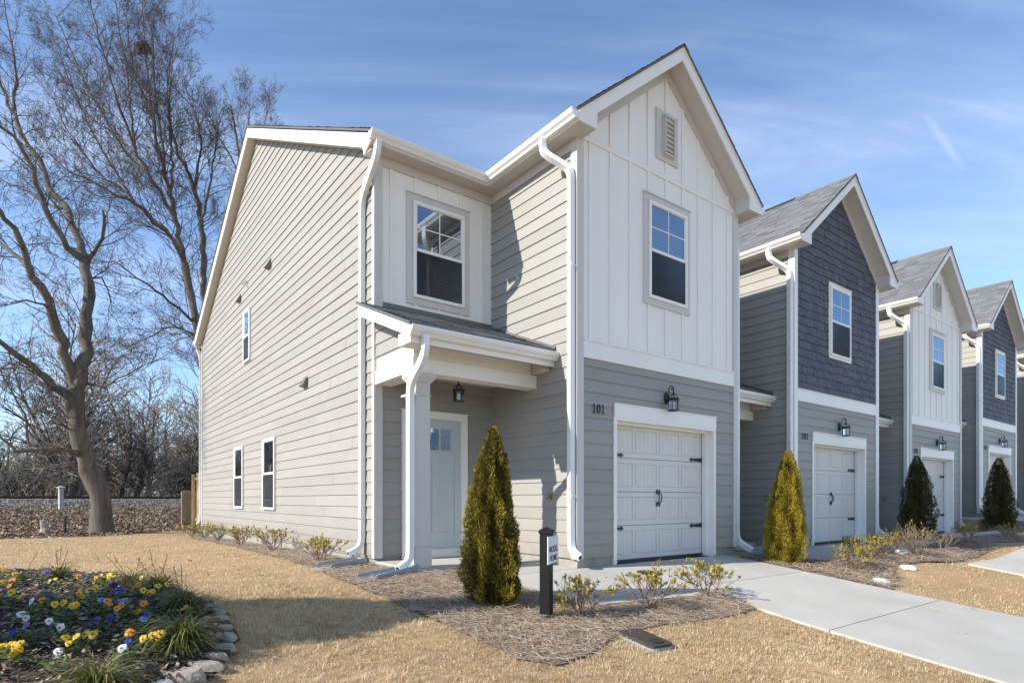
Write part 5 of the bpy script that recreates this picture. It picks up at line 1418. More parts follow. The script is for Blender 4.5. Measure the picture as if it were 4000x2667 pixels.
azalea(6.5, -1.85, .75, .62, 'bare twiggy shrub with almost no leaves before house 103', 73, 1.8, True)
azalea(7.9, -1.80 + 0.35, .35, .45, 'thin leggy azalea with few leaves past the twiggy shrub', 74, .35) if False else None
azalea(8.0, -1.80, .40, .46, 'thin leggy shrub past the twiggy shrub', 75, .5, True)
azalea(9.6, -1.75, .45, .44, 'sparse leggy azalea behind the lit edge of the far driveway', 76, .6)
azalea(12.3, -1.75, .6, .34, 'low yellowish azalea in the bed before house 105', 79, .8)
azalea(16.3, -1.55, .70, .36, 'yellowish azalea in the bed before house 107', 77, 1.0)
azalea(17.3, -1.70, .65, .34, 'second azalea in the bed before house 107, cut off by the photo edge', 78, .9)

# ------------------------------------------------------------------ strappy grass clumps
lir_m = ramp_mat('strappy_leaves', [(0.0, (0.018, 0.026, 0.008)), (0.4, (0.06, 0.085, 0.020)), (0.75, (0.16, 0.17, 0.045)), (0.93, (0.33, 0.28, 0.09)), (1.0, (0.42, 0.32, 0.16))], 0.45, trans=0.2)
seed_m = mat('dry_seed_stalks', (0.24, 0.13, 0.05), 0.8, 0.3, 30)
def liriope(x, y, Rd, n, label, seed, stalks=2, bias=0.0):
    rr = np.random.default_rng(seed); rg = random.Random(seed)
    t = empty('grass_clump', (x, y, bed_h(x, y)), 0, label, 'grass clump', 'strappy grass clumps in the flower bed')
    a = rr.uniform(0, 2 * np.pi, n); L = Rd * rr.uniform(0.65, 1.2, n) * 1.25; el0 = rr.uniform(0.55, 1.45, n); K = 7
    V = np.zeros((n, 2 * K, 3)); p = np.stack([rr.normal(0, .025, n), rr.normal(0, .025, n), np.zeros(n)], 1); el = el0.copy()
    w = rr.uniform(.003, .0052, n); tw = rr.normal(0, .25, n)
    for k in range(K):
        s_ = np.stack([-np.sin(a + tw), np.cos(a + tw), 0 * a], 1); ww = w * (1 - (k / (K - 1)) ** 2 * 0.9)
        V[:, 2 * k] = p - s_ * ww[:, None]; V[:, 2 * k + 1] = p + s_ * ww[:, None]
        d = np.stack([np.cos(a) * np.cos(el), np.sin(a) * np.cos(el), np.sin(el)], 1)
        p = p + d * (L / (K - 1))[:, None]; el = el - rr.uniform(.22, .46, n); a = a + rr.normal(0, .06, n); p[:, 2] = np.maximum(p[:, 2], 0.004)
    b = (np.arange(n) * 2 * K)[:, None]
    F = np.concatenate([b + np.array([[2 * k, 2 * k + 1, 2 * k + 3, 2 * k + 2]]) for k in range(K - 1)], 0)
    r_ = np.clip(rr.beta(2.2, 2.4, n) + bias, 0, 1); np_mesh('blades', V.reshape(-1, 3), F, lir_m, t, np.tile(r_, K - 1))
    if stalks:
        mb = MB()
        for _ in range(stalks):
            an = rg.uniform(0, 6.28); h = rg.uniform(.28, .42); l_ = rg.uniform(.05, .25)
            pts = [(l_ * q * math.cos(an), l_ * q * math.sin(an), h * (q ** 0.8)) for q in (0, .35, .7, 1.0)]
            mb.tube(pts, [.003, .0025, .002, .0015], 4)
            for q in range(12):
                f_ = .55 + .45 * q / 12; c = Vector((l_ * f_ * math.cos(an), l_ * f_ * math.sin(an), h * f_ ** .8)); e = c + Vector((rg.gauss(0, .008), rg.gauss(0, .008), .004))
                mb.tube([c, e], [.003, .0035], 4)
        mb.build('seed_stalks', seed_m, t)
    return t
liriope(-5.08, 1.02, .29, 300, 'strappy green grass clump at the far lawn end of the flower bed', 81, 4)
liriope(-4.93, 0.42, .30, 330, 'strappy grass clump second along the border from the lawn end', 82, 4)
liriope(-4.86, -0.52, .33, 420, 'dark strappy grass clump halfway along the stone border', 83, 3)
liriope(-4.99, -1.33, .34, 420, 'large arching grass clump beside the angular border rock', 84, 0, .08)
liriope(-5.67, 1.85, .27, 220, 'grass clump with a bare dry stalk at the far edge of the bed', 85, 4)
liriope(-5.50, -1.98, .32, 380, 'yellow green grass clump nearest the camera with an orange dry stalk', 86, 2, .14)
liriope(-5.98, 1.95, .22, 80, 'thin grass clump behind the purple pansies at the far edge', 87, 1)

# ------------------------------------------------------------------ pansies
PAN = [(-6.12,2.00,'y'),(-6.02,1.74,'y'),(-6.01,2.30,'p'),(-6.03,1.34,'b'),(-6.06,1.00,'o'),(-6.00,0.96,'o'),(-6.01,0.29,'b'),(-5.97,0.17,'y'),(-5.77,1.56,'v'),(-5.70,0.94,'y'),(-5.72,0.48,'b'),(-5.74,0.00,'b'),(-5.77,-0.20,'o'),(-5.83,-0.35,'w'),(-5.88,-0.54,'w'),(-5.69,-0.50,'y'),(-5.64,-0.46,'y'),(-5.57,-0.50,'y'),(-5.48,1.26,'v'),(-5.52,0.96,'o'),(-5.29,0.79,'y'),(-5.34,1.06,'y'),(-5.22,1.14,'y'),(-5.28,0.29,'p'),(-5.43,0.04,'y'),(-5.54,-0.10,'y'),(-5.40,-0.34,'l'),(-5.37,-0.48,'o'),(-5.26,-0.05,'b'),(-5.25,-0.41,'l'),(-5.11,0.19,'o'),(-5.05,0.60,'y'),(-5.11,-0.24,'y'),(-5.07,-0.27,'y'),(-5.19,-0.55,'p'),(-5.15,-0.66,'o'),(-5.09,-0.54,'p'),(-5.29,-0.65,'o'),(-4.98,-0.03,'y'),(-4.91,-0.02,'y'),(-5.46,-0.90,'b'),(-5.38,-0.91,'b'),(-5.16,-0.99,'b'),(-5.18,-1.00,'l'),(-5.72,-0.91,'w'),(-5.66,-1.01,'w'),(-5.91,-1.00,'b'),(-5.84,-0.98,'v'),(-5.63,-1.22,'y'),(-5.58,-1.29,'y'),(-5.53,-1.20,'y'),(-5.49,-1.24,'y'),(-5.30,-1.31,'o'),(-5.23,-1.47,'y'),(-5.17,-1.44,'y'),(-5.13,-1.46,'y'),(-5.32,-1.60,'b'),(-5.36,-1.68,'w'),(-5.89,-1.29,'y'),(-5.93,-1.31,'y'),(-5.85,-1.40,'y'),(-5.67,-1.57,'w'),(-4.90,-0.83,'o'),(-6.01,-0.03,'g'),(-5.61,-0.63,'g'),(-5.50,-0.25,'g')]
pet = {'y': (0.80, 0.50, 0.012), 'o': (0.80, 0.28, 0.02), 'b': (0.04, 0.045, 0.30), 'v': (0.20, 0.12, 0.48), 'p': (0.035, 0.008, 0.05), 'l': (0.22, 0.34, 0.70), 'w': (0.78, 0.78, 0.76)}
pname = {'y': 'yellow', 'o': 'orange', 'b': 'deep blue', 'v': 'violet', 'p': 'dark purple', 'l': 'light blue', 'w': 'white', 'g': 'bloomless'}
pet_m = {k: mat('%s_petals' % v.replace(' ', '_'), pet[k], 0.5, 0.18, 30, trans=0.3) for k, v in pname.items() if k != 'g'}
pan_leaf = ramp_mat('pansy_leaves', [(0.0, (0.03, 0.06, 0.018)), (0.5, (0.10, 0.16, 0.035)), (1.0, (0.24, 0.31, 0.085))], 0.5, trans=0.25)
pan_eye = mat('pansy_eye', (0.03, 0.012, 0.03), 0.6); pan_stem = mat('pansy_stem', (0.10, 0.15, 0.04), 0.6)
# flowers of one colour that grow close together belong to one plant
plants = []
for x, y, c in PAN:
    for p in plants:
        if p[0] == c and math.hypot(p[1][0][0] - x, p[1][0][1] - y) < 0.15: p[1].append((x, y)); break
    else: plants.append((c, [(x, y)]))
def pansy(c, pts, label, seed):
    rg = random.Random(seed); cx_ = sum(p[0] for p in pts) / len(pts); cy_ = sum(p[1] for p in pts) / len(pts)
    t = empty('pansy_plant', (cx_, cy_, bed_h(cx_, cy_) + 0.005), 0, label, 'pansy', 'pansies in the flower bed')
    P, D, N, L, W_, Rn = [], [], [], [], [], []
    for _ in range(34 + 12 * len(pts)):
        a = rg.uniform(0, 6.28); r_ = rg.uniform(0, .072 + .012 * len(pts)) ; z = rg.uniform(.0, .12) * (1 - (r_ / .16) ** 2)
        P.append((r_ * math.cos(a), r_ * math.sin(a), z)); D.append((math.cos(a), math.sin(a), rg.uniform(-.2, .6))); N.append((rg.gauss(0, .3), rg.gauss(0, .3), 1)); L.append(rg.uniform(.03, .058)); W_.append(rg.uniform(.02, .034)); Rn.append(rg.random())
    V, F = leaves(P, D, N, L, W_); np_mesh('leaves', V, F, pan_leaf, t, np.concatenate([Rn, Rn]))
    if c == 'g': return t
    fl = []
    for x, y in pts:
        fl.append((x - cx_, y - cy_, rg.uniform(.105, .15), rg.uniform(.021, .029)))
        if rg.random() < (0.75 if c in 'yo' else 0.3): a = rg.uniform(0, 6.28); fl.append((x - cx_ + .045 * math.cos(a), y - cy_ + .045 * math.sin(a), rg.uniform(.08, .13), rg.uniform(.017, .025)))
    sm_ = MB()
    for x, y, z, s_ in fl:
        fb = MB(); nn = Vector((rg.gauss(-.30, .35), rg.gauss(-.75, .35), rg.uniform(.25, .75))).normalized()
        u = nn.cross(Vector((0, 0, 1))).normalized(); v = u.cross(nn) * -1
        if v.z < 0: v = -v; u = -u
        c0 = Vector((x, y, z))
        for pa, pr, off_, dz in ((60, .62, .55, -.004), (120, .62, .55, -.004), (10, .60, .52, -.001), (170, .60, .52, -.001), (270, .74, .50, .002)):
            ca, sa = math.cos(R(pa)), math.sin(R(pa)); pc_ = c0 + (u * ca + v * sa) * s_ * off_ + nn * dz; pts_ = [pc_ + nn * 0.002]
            for q in range(9):
                b = 2 * math.pi * q / 9; rr_ = s_ * pr * (1 + .10 * math.sin(3 * b + pa)); pts_.append(pc_ + (u * math.cos(b) + v * math.sin(b)) * rr_ - nn * .004 * rg.uniform(0, 1.4))
            fb.add(pts_, [(0, 1 + q, 1 + (q + 1) % 9) for q in range(9)])
        fo = fb.build('blossom', [pet_m[c], pan_eye], t)
        eb = MB(); ep = [c0 + nn * .004 + (u * math.cos(b) * .30 + v * (math.sin(b) * .24 - .12)) * s_ for b in [2 * math.pi * q / 7 for q in range(7)]]
        eb.add(ep, [tuple(range(7))]); eb.build('eye', pan_eye, fo)
        sm_.tube([(x * .4, y * .4, .02), (x * .8, y * .8, z * .7), tuple(c0 - nn * .006)], .0018, 4, cap=False)
    sm_.build('stems', pan_stem, t)
    return t
cnt = {}
for c, pts in plants: cnt.setdefault(c, []).append(pts)
def side(pts):
    dx, dy = pts[0][0] + 5.66, pts[0][1] + 6.02; return (dx * .798 - dy * .6025) / (dx * .6025 + dy * .798)
sd = 300
for c in cnt:
    L_ = sorted(cnt[c], key=side)
    for k, pts in enumerate(L_):
        nm = pname[c]; sd += 1
        if len(L_) == 1: lab = 'only %s pansy plant in the flower bed' % nm
        elif k == 0: lab = 'leftmost %s pansy plant in the flower bed' % nm
        elif k == len(L_) - 1: lab = 'rightmost %s pansy plant in the flower bed, nearest the stone border' % nm
        else: lab = '%s pansy plant, %s of its colour from the left end of the bed' % (nm, ordn[k])
        pansy(c, pts, lab, sd)
# ------------------------------------------------------------------ bare trees: main limbs (x, y, z, radius)
TREE_A=[ [(-4.49,18.78,-0.41,0.462),(-4.54,18.82,0.27,0.417),(-4.58,18.72,1.06,0.378),(-4.88,18.82,1.90,0.362),(-5.00,18.79,2.44,0.338),(-5.17,18.67,3.24,0.320),(-5.25,18.73,4.07,0.320),(-5.21,18.70,4.61,0.320)],
[(-5.21,18.70,4.61,0.262),(-5.06,18.59,5.42,0.254),(-4.91,18.72,6.30,0.235),(-4.88,18.82,7.44,0.214),(-4.85,18.93,7.88,0.208),(-4.98,19.15,9.06,0.201)],
[(-4.98,19.15,9.06,0.164),(-5.21,19.45,10.06,0.150),(-5.56,19.96,11.03,0.136),(-5.97,20.53,11.87,0.122),(-6.21,20.96,12.89,0.108),(-6.59,21.49,13.61,0.093),(-7.02,22.07,14.79,0.079),(-7.34,22.56,15.92,0.063),(-7.67,23.06,17.34,0.048),(-7.82,23.42,18.78,0.032)],
[(-4.98,19.15,9.06,0.149),(-5.39,19.08,9.31,0.132),(-5.90,18.97,10.05,0.115),(-6.17,18.79,10.75,0.099),(-6.38,18.71,11.53,0.084),(-6.85,18.68,12.38,0.069),(-7.27,18.75,12.76,0.055),(-7.79,18.89,13.18,0.034)],
[(-4.88,19.08,9.06,0.089),(-4.73,18.71,9.21,0.081),(-4.54,18.19,9.65,0.073),(-4.52,17.93,10.23,0.058),(-4.51,17.92,10.54,0.043),(-4.42,17.73,10.32,0.029),(-4.41,17.59,9.99,0.021)],
[(-5.21,18.70,4.61,0.233),(-5.39,18.59,5.27,0.216),(-5.64,18.40,6.11,0.198),(-5.78,18.13,6.76,0.181),(-6.15,17.90,7.59,0.150),(-6.41,17.72,8.15,0.128),(-6.79,17.39,9.15,0.098),(-7.08,17.36,9.45,0.084),(-7.46,17.27,9.91,0.064),(-7.83,17.17,10.50,0.038)],
[(-6.34,17.79,8.06,0.081),(-6.73,18.47,8.56,0.076),(-7.19,19.19,9.11,0.063),(-7.67,19.93,9.66,0.043)],
[(-5.31,18.77,3.63,0.218),(-5.52,18.56,4.23,0.193),(-5.81,18.40,4.65,0.169),(-6.23,18.22,4.95,0.138),(-6.54,17.95,5.27,0.115),(-7.10,17.62,5.61,0.092),(-7.58,17.48,5.99,0.064),(-8.03,17.32,6.62,0.038)],
[(-6.31,18.15,4.99,0.069),(-6.70,18.94,5.19,0.063),(-7.24,19.98,5.26,0.058),(-7.86,20.95,5.27,0.037)],
[(-5.11,18.87,2.34,0.125),(-5.35,18.30,2.49,0.100),(-5.81,17.90,2.50,0.083),(-6.26,17.61,2.48,0.074),(-6.71,17.33,2.35,0.065),(-6.86,17.31,2.56,0.052),(-7.12,17.26,2.80,0.039)],
[(-6.40,17.59,2.53,0.047),(-6.48,17.53,3.29,0.040),(-6.64,17.52,3.78,0.033),(-6.98,17.53,4.48,0.026),(-7.14,17.53,4.91,0.020)],
[(-4.98,18.65,4.81,0.058),(-4.48,17.90,4.65,0.050),(-4.15,17.40,4.86,0.036),(-3.72,16.82,5.10,0.028),(-3.35,16.29,5.29,0.021)],
[(-7.02,22.07,14.79,0.063),(-6.93,21.87,15.87,0.055),(-7.00,21.80,17.20,0.039),(-7.19,21.82,18.05,0.023),(-7.25,21.75,19.05,0.015)],
[(-5.56,19.96,11.03,0.060),(-6.00,20.80,11.35,0.054),(-6.63,21.78,12.02,0.039),(-7.16,22.68,12.54,0.024)],
[(-5.78,18.13,6.76,0.056),(-6.07,17.59,6.96,0.041),(-6.47,17.14,6.89,0.033),(-6.86,16.94,6.63,0.019)],
[(-4.92,18.98,8.43,0.044),(-4.49,19.15,8.58,0.038),(-4.23,19.21,7.89,0.023)] ]
TREE_B=[ [(-0.11,23.62,0.47,0.334),(-0.33,23.78,4.78,0.265),(-0.69,24.06,8.32,0.226),(-0.94,24.25,10.05,0.216),(-1.17,24.42,11.48,0.206)],
[(-1.17,24.42,11.48,0.177),(-1.41,24.60,13.11,0.157),(-1.62,25.13,14.49,0.139),(-1.78,25.63,15.91,0.120),(-2.04,26.08,17.43,0.101),(-2.21,26.46,18.81,0.081),(-2.33,26.80,20.33,0.062),(-2.39,27.10,21.79,0.052),(-2.48,27.29,23.44,0.031),(-2.55,27.34,24.89,0.021)],
[(-1.47,24.65,13.42,0.137),(-2.07,24.60,14.59,0.116),(-2.57,24.60,15.20,0.096),(-3.06,24.59,16.17,0.085),(-3.54,24.58,17.49,0.075),(-3.92,24.62,18.66,0.056),(-4.23,24.60,19.99,0.046),(-4.53,24.70,21.20,0.037),(-4.76,24.62,22.31,0.027)],
[(-1.32,24.53,12.24,0.118),(-1.99,25.29,13.32,0.109),(-2.51,25.93,13.97,0.100),(-3.06,26.60,14.90,0.090),(-3.53,27.20,15.41,0.081),(-4.16,27.93,16.12,0.071),(-4.80,28.67,17.26,0.051),(-5.46,29.41,18.61,0.041),(-5.87,29.85,19.92,0.031)],
[(-1.17,24.42,11.48,0.137),(-1.53,24.32,12.31,0.116),(-2.36,24.31,13.05,0.105),(-3.05,24.34,13.65,0.094),(-3.70,24.45,13.84,0.074),(-4.46,24.64,14.24,0.055),(-5.19,24.95,14.49,0.045),(-5.77,25.14,14.92,0.027)],
[(-1.62,25.13,14.49,0.089),(-1.54,25.45,16.31,0.080),(-1.54,25.83,18.10,0.071),(-1.63,26.14,19.86,0.051),(-1.53,26.20,21.36,0.041),(-1.35,26.19,22.67,0.031)],
[(-1.78,25.63,15.91,0.080),(-1.96,25.27,17.07,0.069),(-2.16,25.04,18.46,0.059),(-2.35,24.81,19.81,0.048),(-2.41,24.60,21.20,0.038),(-2.74,24.60,22.38,0.029)],
[(-0.33,23.78,4.78,0.196),(-0.29,25.01,11.36,0.183),(-0.29,25.26,12.95,0.174),(-0.53,25.81,15.59,0.135),(-0.79,26.26,16.71,0.115),(-1.04,26.58,17.27,0.105),(-1.25,26.98,18.35,0.084),(-1.42,27.36,19.54,0.064),(-1.32,27.54,21.16,0.043)],
[(-0.53,25.81,15.59,0.083),(-0.45,25.50,16.70,0.072),(-0.40,25.22,17.81,0.051),(-0.67,25.29,19.18,0.041)],
[(-0.35,25.31,13.77,0.082),(-0.05,25.33,15.31,0.072),(0.23,25.62,16.98,0.052),(0.44,25.71,18.57,0.032)],
[(-0.77,24.12,8.81,0.088),(-1.47,24.02,9.34,0.077),(-2.08,23.85,9.74,0.066),(-2.65,23.66,9.98,0.056),(-3.42,23.61,10.51,0.036),(-3.88,23.58,10.74,0.027)],
[(-0.69,24.06,8.22,0.069),(-1.47,25.28,8.86,0.060),(-2.21,26.46,8.59,0.041),(-2.83,27.30,8.26,0.031)],
[(-2.57,24.60,15.20,0.076),(-3.32,25.41,16.27,0.067),(-4.07,26.36,18.00,0.058),(-4.76,27.13,19.70,0.049),(-5.31,27.79,21.42,0.040),(-5.78,28.40,22.97,0.030)],
[(-3.06,24.59,16.17,0.066),(-3.25,24.23,17.61,0.056),(-3.43,23.87,19.00,0.046),(-3.67,23.80,20.31,0.036),(-3.83,23.67,21.60,0.027)],
[(-2.21,26.46,18.81,0.061),(-2.66,27.29,20.47,0.052),(-2.95,28.02,22.42,0.042),(-3.10,28.38,24.26,0.032)],
[(-3.06,26.60,14.90,0.070),(-3.83,27.68,16.73,0.061),(-4.63,28.91,18.88,0.052),(-5.20,29.72,20.75,0.042),(-5.62,30.28,22.15,0.032)] ]
TREE_C=[ [(3.48,32.19,0.85,0.340),(3.37,32.27,12.62,0.262),(3.20,32.39,18.38,0.170),(3.04,32.77,21.11,0.118),(2.84,33.17,23.34,0.079),(2.61,33.47,24.99,0.053)],
[(3.20,32.39,18.38,0.118),(3.44,31.72,20.26,0.091),(3.75,31.23,21.69,0.064),(3.91,30.86,22.85,0.038)],
[(3.04,32.77,21.11,0.079),(3.42,32.99,23.20,0.067),(3.68,33.04,24.92,0.040)],
[(3.08,32.49,19.95,0.079),(2.44,32.47,21.29,0.065),(1.89,32.64,22.21,0.051),(1.54,32.65,23.11,0.038)] ]

bark_grey = mat('grey_bark', (0.18, 0.158, 0.13), 0.95, 0.3, 2.5, bump=1.0, bscale=9, hue=(0.065, 0.055, 0.045), streak=(3, 3, 0.5), detail=9)
bark_dark = mat('brown_bark', (0.17, 0.14, 0.11), 0.95, 0.3, 2.5, bump=1.0, bscale=9, hue=(0.075, 0.06, 0.048), streak=(3, 3, 0.5), detail=8)
twig_m = ramp_mat('twigs', [(0.0, (0.22, 0.18, 0.15)), (0.6, (0.38, 0.32, 0.265)), (1.0, (0.56, 0.49, 0.41))], 0.9)
twig_d = ramp_mat('dark_twigs', [(0.0, (0.045, 0.037, 0.036)), (0.6, (0.085, 0.07, 0.065)), (1.0, (0.15, 0.125, 0.11))], 0.9)
class Tubes:
    """many thin tapering tubes gathered as arrays"""
    def __init__(self): self.V = []; self.F = []; self.R = []; self.o = 0
    def add(self, pts, rad, n, rnd=0.5, rough=0.0):
        P = np.asarray(pts, float); m = len(P)
        T = np.empty_like(P); T[1:-1] = P[2:] - P[:-2]; T[0] = P[1] - P[0]; T[-1] = P[-1] - P[-2]
        T /= np.linalg.norm(T, axis=1, keepdims=True) + 1e-9
        ref = np.array([0.31, 0.95, 0.05]) if abs(T[0][1]) < 0.8 else np.array([1.0, 0.1, 0])
        Sx = np.cross(T, ref); Sx /= np.linalg.norm(Sx, axis=1, keepdims=True) + 1e-9; U = np.cross(Sx, T)
        a = np.arange(n) * 2 * np.pi / n; r = np.asarray(rad, float)[:, None, None]
        if rough: r = r * (1 + rough * np.sin(3 * a + np.arange(m)[:, None] * 0.8)[:, :, None] * 0.6 + rough * np.sin(2 * a + np.arange(m)[:, None] * 1.7)[:, :, None])
        V = P[:, None, :] + r * (Sx[:, None, :] * np.cos(a)[None, :, None] + U[:, None, :] * np.sin(a)[None, :, None])
        i = np.arange(m - 1)[:, None] * n; k = np.arange(n)[None]
        F = np.stack([i + k, i + (k + 1) % n, i + n + (k + 1) % n, i + n + k], -1).reshape(-1, 4)
        self.V.append(V.reshape(-1, 3)); self.F.append(F + self.o); self.R.append(np.full(len(F), rnd)); self.o += m * n
    def build(self, name, m, parent, smooth=True):
        if not self.V: return None
        return np_mesh(name, np.concatenate(self.V), np.concatenate(self.F), m, parent, np.concatenate(self.R), smooth)
def curve(pts, step):
    """smooth polyline through (x,y,z,r) points"""
    A = np.array(pts, float); out_ = []
    for i in range(len(A) - 1):
        p0, p1, p2, p3 = A[max(i - 1, 0)], A[i], A[i + 1], A[min(i + 2, len(A) - 1)]
        k = max(2, int(np.linalg.norm((p2 - p1)[:3]) / step))
        for q in range(k):
            t = q / k; out_.append(0.5 * ((2 * p1) + (-p0 + p2) * t + (2 * p0 - 5 * p1 + 4 * p2 - p3) * t * t + (-p0 + 3 * p1 - 3 * p2 + p3) * t ** 3))
    out_.append(A[-1]); return np.array(out_)
def branch(rg, tw, big, p, d, L, r_, lvl, maxl, up, kids, gnarl, minr=0.0035):
    n = 4 if lvl < maxl else 3; pts = [p]; dd = d; seg = L / n
    for _ in range(n):
        dd = (dd + Vector((rg.gauss(0, gnarl), rg.gauss(0, gnarl), rg.gauss(up, gnarl)))).normalized(); pts.append(pts[-1] + dd * seg)
    rad = [max(minr, r_ * (1 - 0.75 * i / n)) for i in range(n + 1)]
    (big if r_ > 0.03 else tw).add([tuple(q) for q in pts], rad, 5 if r_ > 0.03 else 3, rg.random())
    if lvl >= maxl: return
    k = kids[lvl]
    for i in range(k):
        f = 0.18 + 0.82 * (i + rg.random()) / k; j = min(n - 1, int(f * n)); q = pts[j].lerp(pts[j + 1], f * n - j)
        ax = (pts[j + 1] - pts[j]).normalized(); s_ = Vector((rg.gauss(0, 1), rg.gauss(0, 1), rg.gauss(0, 1))); s_ = (s_ - ax * s_.dot(ax)).normalized()
        a = rg.uniform(0.45, 1.0)
        branch(rg, tw, big, q, (ax * math.cos(a) + s_ * math.sin(a)).normalized(), L * rg.uniform(.42, .74) * (1.15 - .4 * f), max(minr, r_ * .5), lvl + 1, maxl, up, kids, gnarl, minr)
def tree(name, limbs, label, seed, m_bark, L1, spacing, up, kids, gnarl, group, minr=0.0035, skip=0, r1=0.022, trunk_free=3.2):
    name_thick = seed == 101; rg = random.Random(seed); t = empty(name, (limbs[0][0][0], limbs[0][0][1], 0), 0, label, 'tree', group)
    o = Vector(t.location); big = Tubes(); tw = Tubes()
    for li, L in enumerate(limbs):
        A = curve([(x - o.x, y - o.y, z, r_ * (0.80 if name_thick else 0.72)) for x, y, z, r_ in L], 0.35)
        if li == 0: A[0, 3] *= 1.06
        jit = np.array([[rg.gauss(0, 1), rg.gauss(0, 1), rg.gauss(0, 1)] for _ in A]) * (0.05 if li else 0.02) * np.minimum(1, A[:, 3:4] * 12); jit[0] = 0
        A[:, :3] += jit
        big.add(A[:, :3], np.maximum(A[:, 3], 0.008), 14 if A[0, 3] > .2 else 8, 0.5, 0.08)
        acc = 0; tot = sum(np.linalg.norm(A[i + 1, :3] - A[i, :3]) for i in range(len(A) - 1)); run = 0
        nxt = rg.uniform(0, spacing)
        for i in range(len(A) - 1):
            s_ = np.linalg.norm(A[i + 1, :3] - A[i, :3]); run += s_
            if A[i, 2] < trunk_free: continue
            while nxt < run:
                nxt += spacing * rg.uniform(.6, 1.4) * (1.0 if A[i, 3] < .12 else 1.7)
                f = run / tot; p = Vector(A[i, :3]); ax = Vector(A[i + 1, :3] - A[i, :3]).normalized()
                q = Vector((rg.gauss(0, 1), rg.gauss(0, 1), rg.gauss(0, 1))); q = (q - ax * q.dot(ax)).normalized(); a = rg.uniform(.5, 1.05)
                branch(rg, tw, big, p + q * A[i, 3] * .8, (ax * math.cos(a) + q * math.sin(a) + Vector((0, 0, .1))).normalized(), L1 * rg.uniform(.6, 1.25) * (1.15 - .55 * f), min(A[i, 3] * .6, r1), 0, len(kids), up, kids, gnarl, minr)
        # the limb ends in a fan of twigs
        if li and A[-1, 3] < .09:
            for _ in range(4):
                ax = Vector(A[-1, :3] - A[-2, :3]).normalized()
                branch(rg, tw, big, Vector(A[-1, :3]), (ax + Vector((rg.gauss(0, .35), rg.gauss(0, .35), rg.gauss(.1, .3)))).normalized(), L1 * rg.uniform(.6, 1.0), max(.008, A[-1, 3] * .7), 0, len(kids), up, kids, gnarl, minr)
    big.build('trunk', m_bark, t); tw.build('crown', twig_d, t)
    return t
tree('bare_tree', TREE_A, 'large bare tree with a grey leaning trunk at the lawn edge', 101, bark_grey, 1.7, 0.50, 0.02, (5, 4, 3), 0.17, 'bare winter trees', 0.0038, trunk_free=3.0)
tree('bare_tree', TREE_B, 'tall bare tree with ascending limbs and a squirrel nest, rising behind house 101', 102, bark_dark, 2.1, 0.44, 0.09, (5, 5, 3), 0.12, 'bare winter trees', 0.0045, trunk_free=6.0)
tree('bare_tree', TREE_C, 'bare tree whose crown shows just above the roof peak of house 101', 103, bark_dark, 2.0, 0.6, 0.09, (5, 4, 3), 0.13, 'bare winter trees', 0.006, trunk_free=9.0)
# a nest of leaves up in the crown
nest_m = ramp_mat('nest_leaves', [(0.0, (0.03, 0.024, 0.014)), (1.0, (0.14, 0.10, 0.05))], 0.9)
def ball_of_leaves(name, p, r_, m, label, cat, n=700, ls=0.09):
    rr = np.random.default_rng(int(abs(p[0]) * 100)); v = rr.normal(0, 1, (n, 3)); v /= np.linalg.norm(v, axis=1, keepdims=True)
    P = v * r_ * rr.uniform(.2, 1.1, (n, 1)) ** .5 * np.array([1, 1, .8]); D = rr.normal(0, 1, (n, 3)); V, F = leaves(P, D, v, rr.uniform(.6, 1.3, n) * ls, rr.uniform(.4, .8, n) * ls)
    q = rr.uniform(0, 1, n); o = np_mesh(name, V, F, m, None, np.concatenate([q, q])); o.location = p
    return tag(o, label, cat)
ball_of_leaves('squirrel_nest', (-2.50, 27.05, 22.21), .34, nest_m, 'dark round leaf nest high in the tall bare tree', 'nest')

# ---- thicket trees beyond the rails: a few kinds, copied
def small_tree(seed, H, stems, m_bark, kids, gnarl, label, minr=0.011):
    rg = random.Random(seed); t = empty('thicket_tree', (0, 0, 0), 0, label, 'tree', 'bare thicket trees beyond the rails'); big = Tubes(); tw = Tubes()
    for s_ in range(stems):
        a = rg.uniform(0, 6.28); lean = rg.uniform(.05, .35) if stems > 1 else rg.uniform(0, .1); p = Vector((rg.gauss(0, .2), rg.gauss(0, .2), -.2)); d = Vector((math.cos(a) * lean, math.sin(a) * lean, 1)).normalized()
        h = H * rg.uniform(.75, 1.05); pts = [p]; n = 9
        for _ in range(n): d = (d + Vector((rg.gauss(0, .07), rg.gauss(0, .07), .02))).normalized(); pts.append(pts[-1] + d * h / n)
        r0 = .018 * h / max(1, stems ** .5) + .02
        big.add([tuple(q) for q in pts], [r0 * (1 - .85 * i / n) for i in range(n + 1)], 6)
        nb = int(h * (3.2 if stems == 1 else 2.4))
        for i in range(nb):
            f = .16 + .84 * (i + rg.random()) / nb; j = min(n - 1, int(f * n)); q = pts[j].lerp(pts[j + 1], f * n - j)
            an = rg.uniform(0, 6.28); el = rg.uniform(.15, 1.0)
            branch(rg, tw, big, q, Vector((math.cos(an) * math.cos(el), math.sin(an) * math.cos(el), math.sin(el))), h * .32 * (1.15 - .7 * f), r0 * .45 * (1.1 - .6 * f), 0, len(kids), .06, kids, gnarl, minr)
    big.build('trunk', m_bark, t); tw.build('crown', twig_m, t)
    return t
bark_pale = mat('pale_thicket_bark', (0.30, 0.27, 0.23), 0.95, 0.3, 2.5, bump=0.6, bscale=9)
protos = [small_tree(201, 8.0, 1, bark_dark, (6, 4), .14, 'x'), small_tree(202, 6.5, 4, bark_pale, (5, 4), .16, 'x'), small_tree(203, 9.5, 2, bark_dark, (6, 4), .13, 'x'), small_tree(204, 5.0, 6, bark_pale, (5, 4), .18, 'x')]
rgT = random.Random(77); spots = []
